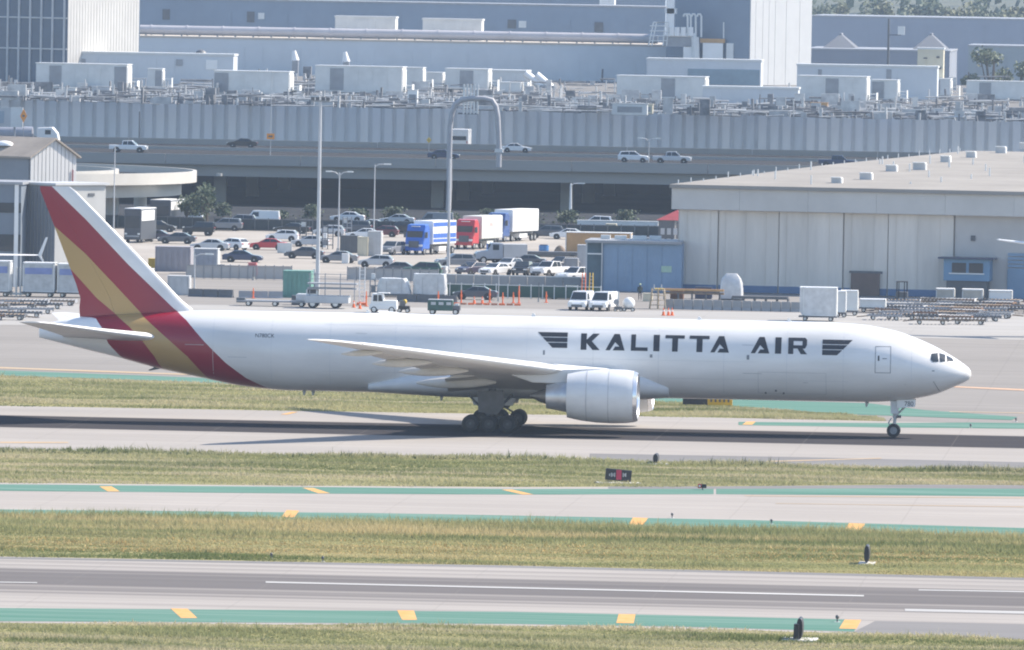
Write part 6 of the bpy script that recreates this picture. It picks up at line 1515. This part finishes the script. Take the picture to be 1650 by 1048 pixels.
# tug
t = thing('baggage_tug', 'white baggage tug with square cab on the apron behind the jet', 'tug', G(618, 504), 0)
MB().box(0, 0, .6, 2.9, 1.6, .55).build('chassis', WHITE, t, bevel=.08); MB().box(.75, 0, 1.05, 1.3, 1.5, .5).build('hood', WHITE, t, bevel=.06)
MB().xz([(-1.3, .85), (.15, .85), (-.05, 2.0), (-1.15, 2.0)], -.75, .75).build('cab', WHITE, t, bevel=.06)
MB().xz([(-1.05, 1.2), (-.6, 1.2), (-.6, 1.85), (-1.0, 1.85)], -.78, -.76).build('window', GLASS, t); MB().xz([(-.5, 1.2), (-.05, 1.2), (-.18, 1.85), (-.5, 1.85)], -.78, -.76).build('window', GLASS, t)
MB().box(0, 0, 2.04, 1.2, 1.6, .07).build('roof', OFFW, t)
for x in (-.95, .9):
    for y in (-.7, .7): q = inst('wheel', WT, t, (x, y, .32)); inst('rim', WR, q)
t = thing('tow_cart', 'small black tow cart with yellow lamp beside the white tug', 'cart', G(650, 504)); MB().box(0, 0, .5, 1.3, 1.1, .4).build('bed', BLACK, t, bevel=.05); MB().box(-.1, 0, .95, .6, .7, .6).build('engine_box', DGREY, t); MB().ell((.15, -.1, 1.15), .22, .22, .25).build('beacon', YELLOW, t, smooth=True)
for x in (-.4, .45):
    for y in (-.5, .5): q = inst('wheel', WT, t, (x, y, .24), 0, (.7, .7, .7)); inst('rim', WR, q)
# ground power cart
t = thing('power_cart', 'dark green ground power cart behind the jet', 'cart', G(716, 507)); MB().box(-.4, 0, .95, 2.6, 1.5, 1.1).build('housing', GRNP, t, bevel=.06); MB().box(-.4, 0, 1.53, 2.5, 1.4, .07).build('lid', LGREY, t)
for s in (-1.1, -.3, .5): MB().box(s, -.76, 1.15, .5, .03, .3).build('grille', LGREY, t)
MB().box(1.2, 0, .7, .9, 1.3, .5).build('front_box', DGREY, t); MB().box(1.3, -.3, 1.05, .4, .4, .25).build('control_panel', OFFW, t)
for x in (-1.2, 1.2):
    for y in (-.65, .65): q = inst('wheel', WT, t, (x, y, .3), 0, (.9, .9, .9)); inst('rim', WR, q)
# vans behind the jet
car('van', 'white van with ladders behind it, left of the pair by the blue shed', 937, 500, 262, CARW, 0, 'service vans behind the jet')
v2 = car('van', 'white service van with dark windscreen, right of the ladder van', 973, 501, 258, CARW, 0, 'service vans behind the jet')
t = thing('round_white_tank', 'round white tank trolley right of the two service vans', 'tank', G(1013, 502)); MB().ell((0, 0, .85), .65, .6, .65).build('tank', WHITE, t, smooth=True); MB().box(0, 0, .3, 1.3, 1.0, .15).build('frame', DGREY, t)
for x in (-.45, .45):
    for y in (-.45, .45): q = inst('wheel', WT, t, (x, y, .2), 0, (.6, .6, .6)); inst('rim', WR, q)
t = thing('hose_trolley', 'thin steel hose trolley between van and round tank', 'trolley', G(996, 502)); MB().cyl((0, 0, .3), (0, 0, 2.1), .1, n=8).build('mast', STEEL, t); MB().box(0, 0, .35, .8, .8, .3).build('base', DGREY, t); MB().cyl((-.2, -.2, 1.0), (-.2, .2, 1.0), .3, n=14).build('reel', GREY, t)
for x in (-.3, .3):
    for y in (-.3, .3): q = inst('wheel', WT, t, (x, y, .17), 0, (.5, .5, .5)); inst('rim', WR, q)
for px, lab, m in ((940, 'orange step ladder standing behind the left white van', ORANGE), (952, 'yellow step ladder standing behind the left white van', YELLOW)):
    g_ = G(px, 490); hh = P(px, 440, g_.y).z; t = thing('step_ladder', lab, 'ladder', g_, 0)
    for s in (-.22, .22): MB().cyl((s, -.2, 0), (s * .7, .2, hh), .06, n=6).build('rail', m, t)
    for k in range(8): MB().box(0, -.2 + .4 * (k + 1) / 9, hh * (k + 1) / 9, .4, .1, .05).build('rung', OFFW, t)
# cones
def cone(label, px, py, h=.75, tall=False, group='orange cones'):
    t = thing('traffic_cone', label, 'cone', G(px, py), 0, group); MB().box(0, 0, .03, .42, .42, .06).build('base', ORANGE, t); MB().cyl((0, 0, .06), (0, 0, h), .09 if tall else .17, .05 if tall else .03, n=12).build('body', ORANGE, t, smooth=True); MB().cyl((0, 0, h * .5), (0, 0, h * .68), .11 if tall else .105, .1 if tall else .08, n=12).build('collar', WHITE if not tall else ORANGE, t)
for px, lab in ((1069, 'left of three orange cones behind the lettering'), (1077, 'middle of three orange cones behind the lettering'), (1083, 'right of three orange cones behind the lettering')): cone(lab, px, 509, .85)
for px, py, h, tl, lab in ((743, 489, 1.4, True, 'tall orange post cone at the left end of the cone row'), (764, 490, .8, False, 'broad orange cone second in the cone row'), (777, 490, .8, False, 'orange cone third in the cone row'), (789, 488, 1.5, True, 'tall orange post cone fourth in the cone row'), (810, 491, 1.3, True, 'orange post cone fifth in the cone row'), (827, 489, 1.2, True, 'slim orange post cone sixth in the cone row'), (836, 489, 1.9, True, 'tallest orange post cone near the right end of the row'), (880, 488, 1.2, True, 'pinkish post cone right of the cone row'), (570, 496, .8, False, 'orange cone left of the mast lift'), (580, 498, .8, False, 'orange cone in front of the mast lift'), (408, 481, 1.1, True, 'lone orange post near the blue grey barrier'), (590, 494, 1.6, True, 'orange post right of the mast lift'), (706, 489, 1.3, True, 'orange post above the green power cart')): cone(lab, px, py, h, tl)
a, b = G(728, 491), G(840, 493); d = b - a; t = thing('orange_barrier_tape', 'low orange barrier boards lying along the cone row', 'barrier', a, math.atan2(d.y, d.x), 0)
for k in range(9): MB().box(d.length * (k + .5) / 9, 0, .12, d.length / 9 - .15, .3, .2).build('board', ORANGE if k % 2 == 0 else mat('dull_orange', (.5, .2, .12), .7, .1, 1), t)

# ================================================================== person by the blue shed
def person(label, px, py, top, legs, rz=0):
    t = thing('person', label, 'person', G(px, py), R(rz)); me = bpy.data.meshes.new('body')
    V = [(0, 0, .98), (0, 0, 1.2), (0, 0, 1.42), (0, 0, 1.52), (0, -.01, 1.66), (-.2, 0, 1.42), (-.26, -.03, 1.13), (-.25, -.12, .88), (.2, 0, 1.42), (.26, -.03, 1.13), (.25, -.12, .88), (-.1, 0, .9), (-.12, -.02, .5), (-.12, .02, .09), (-.12, -.14, .05), (.1, 0, .9), (.12, .0, .5), (.13, .03, .09), (.13, -.13, .05)]
    E_ = [(0, 1), (1, 2), (2, 3), (3, 4), (2, 5), (5, 6), (6, 7), (2, 8), (8, 9), (9, 10), (0, 11), (11, 12), (12, 13), (13, 14), (0, 15), (15, 16), (16, 17), (17, 18)]
    rad = [.15, .15, .16, .06, .1, .08, .055, .04, .08, .055, .04, .1, .075, .05, .045, .1, .075, .05, .045]
    me.from_pydata(V, E_, []); o = bpy.data.objects.new('body', me); col.objects.link(o); o.parent = t
    md = o.modifiers.new('skin', 'SKIN')
    for i, s in enumerate(me.skin_vertices[0].data): s.radius = (rad[i], rad[i] * .85); s.use_root = i == 0
    o.modifiers.new('sub', 'SUBSURF').levels = 1; me.materials.append(legs)
    MB().cyl((0, 0, .96), (0, 0, 1.46), .2, .19, n=14).build('vest', top, t, smooth=True); MB().ell((0, -.01, 1.7), .12, .13, .12, 12, 6, 0).build('helmet', mat('lime_helmet', (.5, .6, .3), .5, .05, 1), t, smooth=True)
    return t
person('person in dark work clothes and pale green helmet standing before the blue shed', 1031, 484, mat('dark_vest', (.06, .08, .07), .8, .1, 1), mat('dark_clothes', (.03, .035, .045), .8, .1, 1))

# ================================================================== airfield signs and lights
PAD = mat('white_pad', (.62, .61, .58), .85, .08, 1)
SGB = mat('sign_black', (.02, .02, .026), .5, .1, 1)
def edge_sign(label, px, pyb, pyt, wid, px_pad):
    g_ = G(px, pyb); h = P(px, pyt, g_.y).z; k = g_.y / FPX
    t = thing('airfield_sign', label, 'sign', g_); w = wid * k
    n = 18; MB().xz([(w / 2 * math.copysign(abs(math.cos(a)) ** .7, math.cos(a)), .12 + (h - .12) * (.5 + .5 * math.sin(a))) for a in [2 * math.pi * i / n for i in range(n)]], -.9, .9).build('board', SGB, t, bevel=.03)
    MB().box(0, 0, .04, px_pad * k, 2.4, .08).build('pad', PAD, t)
    for y in (-.6, .6): MB().cyl((0, y, .06), (0, y, .3), .05, n=8).build('leg', GREY, t)
    return t
edge_sign('black airfield sign seen edge on, below the far runway', 1057, 748, 731, 8, 44); edge_sign('tall thin black airfield sign in the flowering grass', 1397, 909, 878, 8.5, 26)
s3 = edge_sign('black airfield sign on a white pad at the bottom edge', 1289, 1032, 995, 10, 56); w3 = 7 * s3.location.y / FPX
MB().xz([(-w3 * 1.35, .15), (-w3 * .1, .15), (-w3 * .1, .95), (-w3 * 1.2, .95)], -1.3, -.5).build('side_board', SGB, s3)
g_ = G(995, 779); k = g_.y / FPX
t = thing('airfield_sign', 'black airfield sign with a red panel and pale marks on a white pad', 'sign', g_, R(14)); w, h = 41 * k / math.cos(R(14)), P(995, 757, g_.y).z
MB().box(0, 0, h / 2 + .1, w, .3, h - .15).build('cabinet', SGB, t, bevel=.04).rotation_euler.y = R(5); MB().box(w * .03, -.17, h / 2 + .12, w * .2, .03, h - .28).build('red_panel', mat('sign_red', (.45, .03, .08), .5, .1, 1), t)
for x, hh in ((-.33, .18), (-.26, .3), (-.2, .22), (-.13, .3), (.2, .3), (.26, .2), (.3, .28)): MB().box(w * x, -.165, h / 2 + .12, w * .03, .02, h * hh).build('mark', mat('sign_pale', (.5, .5, .52), .5, .1, 1), t)
MB().box(0, -.1, .04, w * 1.65, 1.8, .08).build('pad', PAD, t)
for x in (-.35, .35): MB().cyl((w * x, 0, .06), (w * x, 0, .22), .05, n=8).build('leg', GREY, t)
def rlight(label, px, py, s, ms):
    t = thing('runway_light', label, 'light', G(px, py), 0, 'runway lights'); MB().cyl((0, 0, 0), (0, 0, .25 * s), .05 * s, n=8).build('stem', DGREY, t); MB().ell((0, 0, .33 * s), .12 * s, .12 * s, .14 * s).build('lens', ms, t, smooth=True); MB().cyl((0, 0, 0), (0, 0, .03), .2 * s, n=12).build('base', PAD, t); return t
t = thing('guard_light', 'small red and black guard light on the taxiway edge', 'light', G(1132, 790)); MB().box(-.2, 0, .28, .26, .2, .28).build('lamp', RED, t); MB().box(.1, 0, .28, .34, .22, .26).build('lamp', BLACK, t); MB().cyl((0, 0, 0), (0, 0, .16), .04, n=8).build('stem', DGREY, t); MB().ell((-.2, -.12, .28), .07, .03, .07).build('lens', WHITE, t)
rlight('small light with white base at the end of the green margin', 1349, 1003, .9, DGREY)
for px, py, lab in ((520, 905.5, 'small light in the runway edge grass left of centre'), (1243, 845, 'small light on the taxiway edge at right'), (1083, 835, 'small light on the taxiway edge right of centre'), (1564, 690, 'small light on the green margin beyond the nose'), (1637, 680, 'small light at the right edge beyond the nose'), (437, 900, 'faint light in the grass above the near runway')): rlight(lab, px, py, .75, DGREY)
# yellow guidance sign half hidden below the jet belly
g_ = G(1140, 655); t = thing('airfield_sign', 'yellow and black airfield sign peeping under the jet belly', 'sign', g_); k = g_.y / FPX
MB().box(20 * k, 0, .5, 40 * k, .25, .75).build('yellow_panel', mat('sign_yellow', (.7, .4, .03), .5, .1, 1), t); MB().box(-20 * k, 0, .5, 40 * k, .25, .75).build('black_panel', SGB, t)
for i in range(5): MB().box((6 + i * 7) * k, -.14, .55, 3 * k, .02, .35).build('mark', DGREY, t)
for x in (-35, 0, 35): MB().cyl((x * k, 0, 0), (x * k, 0, .15), .05, n=6).build('leg', GREY, t)

# ================================================================== parked airliners cut by the frame
def parked_tail(label, px, py, z, face, Y):
    """airliner standing beyond the frame edge; a tail plane tip or wing reaches into view"""
    pass
q = P(1610, 387, 1010); t = thing('parked_airliner', 'white airliner tail plane tip entering the frame at right', 'airplane', (q.x, q.y, 0)); zt_ = q.z
MB().loft([foil_ring(-.0, zt_, 0, 1.6, .09), foil_ring(-3.4, zt_ - .35, 3.2, 3.0, .1), foil_ring(-7.2, zt_ - .9, 7.0, 4.6, .1)][::1]).build('stabilizer', WHITE, t, smooth=True)
o = t.children[0]; o.rotation_euler.z = R(-78); 
MB().revx([(6.5, .3), (9, 1.0), (13, 1.7), (18, 2.0), (44, 2.0), (47, 1.4), (49, .1)], 1.5, zt_ - 3.6 + 2.0, 24).build('fuselage', WHITE, t, smooth=True)
MB().xz([(7.2, zt_ - .2), (13, zt_ + .3), (8.5, zt_ + 6.5), (6.5, zt_ + 6.5)], 1.35, 1.65).build('fin', WHITE, t)
for x, y in ((30, -.9), (30, 3.9), (45, 1.5)): MB().cyl((x, y, 0.5), (x, y, zt_ - 1.6), .15).build('gear_leg', GREY, t); w_ = inst('wheel', TT, t, (x, y, .5))
q = P(64, 412, 1085); t = thing('parked_airliner', 'white airliner wing with split winglet entering the frame at left', 'airplane', (q.x, q.y, 0)); zt_ = q.z
wg = MB().loft([foil_ring(-1.1, zt_, 0, 1.3, .1), foil_ring(-1.6, zt_ - .05, 6, 2.4, .1), foil_ring(-3.4, zt_ - .9, 14, 4.6, .11)]).build('wing', WHITE, t, smooth=True); wg.rotation_euler.z = R(90)
def blade(a, b, w0, w1):
    return MB().loft([[(a[0] - w0, -.06, a[1]), (a[0] + w0, -.06, a[1]), (a[0] + w0, .06, a[1]), (a[0] - w0, .06, a[1])], [(b[0] - w1, -.03, b[1]), (b[0] + w1, -.03, b[1]), (b[0] + w1, .03, b[1]), (b[0] - w1, .03, b[1])]])
blade((0, zt_), (.75, zt_ + 2.0), .2, .12).build('winglet', WHITE, wg).rotation_euler.z = R(-90); blade((0, zt_), (.45, zt_ - .8), .16, .06).build('winglet', WHITE, wg).rotation_euler.z = R(-90)
MB().revx([(-40, .2), (-38, 1.5), (-34, 2), (-10 - 6, 2), (-14, 2)], 14, zt_ + .3, 20).build('fuselage', WHITE, t, smooth=True)
for x, y in ((-16, 10), (-36, 14), (-16, 17)): MB().cyl((x, y, 0.5), (x, y, zt_ - 1), .15).build('gear_leg', GREY, t); w_ = inst('wheel', TT, t, (x, y, .5))

# ================================================================== smaller things of the car park and apron edge
def rack(label, px0, px1, pyt, pyb, m=DGREY, lv=4):
    cx, cy, w, h = gext(px0, px1, pyt, pyb); t = thing('steel_rack', label, 'rack', (cx, cy, 0), R(4), 'steel racks in the car park')
    for x in (-w / 2, 0, w / 2):
        for y in (0, 1.1): MB().box(x, y, h / 2, .1, .1, h).build('upright', m, t)
    for k in range(lv):
        MB().box(0, .55, h * (k + .7) / lv, w, 1.1, .09).build('shelf', m, t)
        if k % 2 == 0: MB().box(-w * .2, .5, h * (k + .7) / lv + .35, w * .4, .7, .6).build('stored_box', OFFW if k else GREY, t)
rack('dark steel rack left of the tallest pole behind the low sedan', 483, 503, 352, 396)
rack('dark steel rack right of the tallest pole', 519, 536, 362, 402)
rack('open steel rack near the twin headed lamp', 552, 566, 350, 381, GREY)
rack('grey rack of crates on the apron behind the loader', 596, 612, 448, 478, GREY, 3)
rack('small rack beside the green container', 503, 511, 440, 476, GREY, 3)
crate('white_cabinet', 'slim white cabinet below the dark locker', 'cabinet', 551, 561, 410, 425, .8, WHITE, ribs=2)
crate('white_cabinet', 'slim white cabinet standing beyond the red sedan', 'cabinet', 447, 452, 372, 384, .8, WHITE, ribs=1, doors=False)
crate('white_cabinet', 'bright slim post cabinet by the tallest pole', 'cabinet', 521, 526, 377, 399, .6, WHITE, ribs=1, doors=False)
crate('pale_kerb_block', 'low pale green block under the bridge left of the pole', 'block', 395, 432, 357, 364, 1, mat('pale_green_block', (.42, .48, .4), .8, .1, 1), ribs=2, doors=False)
crate('brown_pallet_stack', 'brown pallet stack right of the lone orange post', 'pallet', 470, 486, 455, 470, 1.2, WOOD, ribs=4)
crate('dark_generator', 'dark generator box behind the left end of the loader', 'generator', 470, 490, 478, 492, 1.4, DGREY, ribs=3)
crate('rusty_bin', 'rusty open bin near the beam rack', 'bin', 1080, 1100, 470, 484, 1.4, mat('rust_bin', (.2, .12, .09), .8, .25, 1), ribs=4)
crate('blue_bin', 'navy bin against the hangar dado', 'bin', 1120, 1146, 464, 482, 1.4, NAVY, ribs=4)
crate('cream_box_on_apron', 'cream box left of the maintenance stand', 'box', 1036, 1050, 474, 486, 1, CREAM, ribs=2)
crate('grey_pallet_boxes', 'grey boxes stacked beside the dark kiosk', 'boxes', 1022, 1046, 384, 398, 2, GREY, ribs=3)
crate('pale_crate', 'pale crate left of the lilac shed', 'crate', 232, 246, 434, 452, 1.2, OFFW, ribs=2)
crate('small_tool_crate', 'teal tool crate below the navy sedan nose', 'crate', 386, 399, 436, 446, 1, mat('teal_plastic', (.12, .22, .27), .6, .1, 1), ribs=2)
fence('chain_fence', 'thin chain fence in front of the middle car row', (560, 452), (706, 456), 1.4, 10, mat('wire_grey', (.45, .44, .43)), GREY, .01)
lamp_pole('short lamp mast rising from the cone row fence', 803, 486, 440, .06, top='none'); lamp_pole('short dark post at the right end of the cone row fence', 868, 487, 455, .06, m=DGREY, top='none')
lamp_pole('dark hydrant post before the apron fence below the red sedan', 408, 452, 430, .08, m=DGREY, top='none')

# ================================================================== haze over the whole field
hz = MB().cbox(-4100, 4100, -400, 10600, -1.5, 75).build('haze', None)
hm = bpy.data.materials.new('haze_air'); hm.use_nodes = True; nt = hm.node_tree
nt.nodes.remove(nt.nodes['Principled BSDF'])
pv = nt.nodes.new('ShaderNodeVolumePrincipled')
pv.inputs['Color'].default_value = (.62, .78, 1.0, 1)
pv.inputs['Density'].default_value = HAZE
pv.inputs['Anisotropy'].default_value = 0.0
nt.links.new(pv.outputs[0], nt.nodes['Material Output'].inputs['Volume'])
hz.data.materials.append(hm)
tag(hz, 'pale blue haze hanging over the airfield', 'haze', kind='stuff')
hz.display_type = 'WIRE'
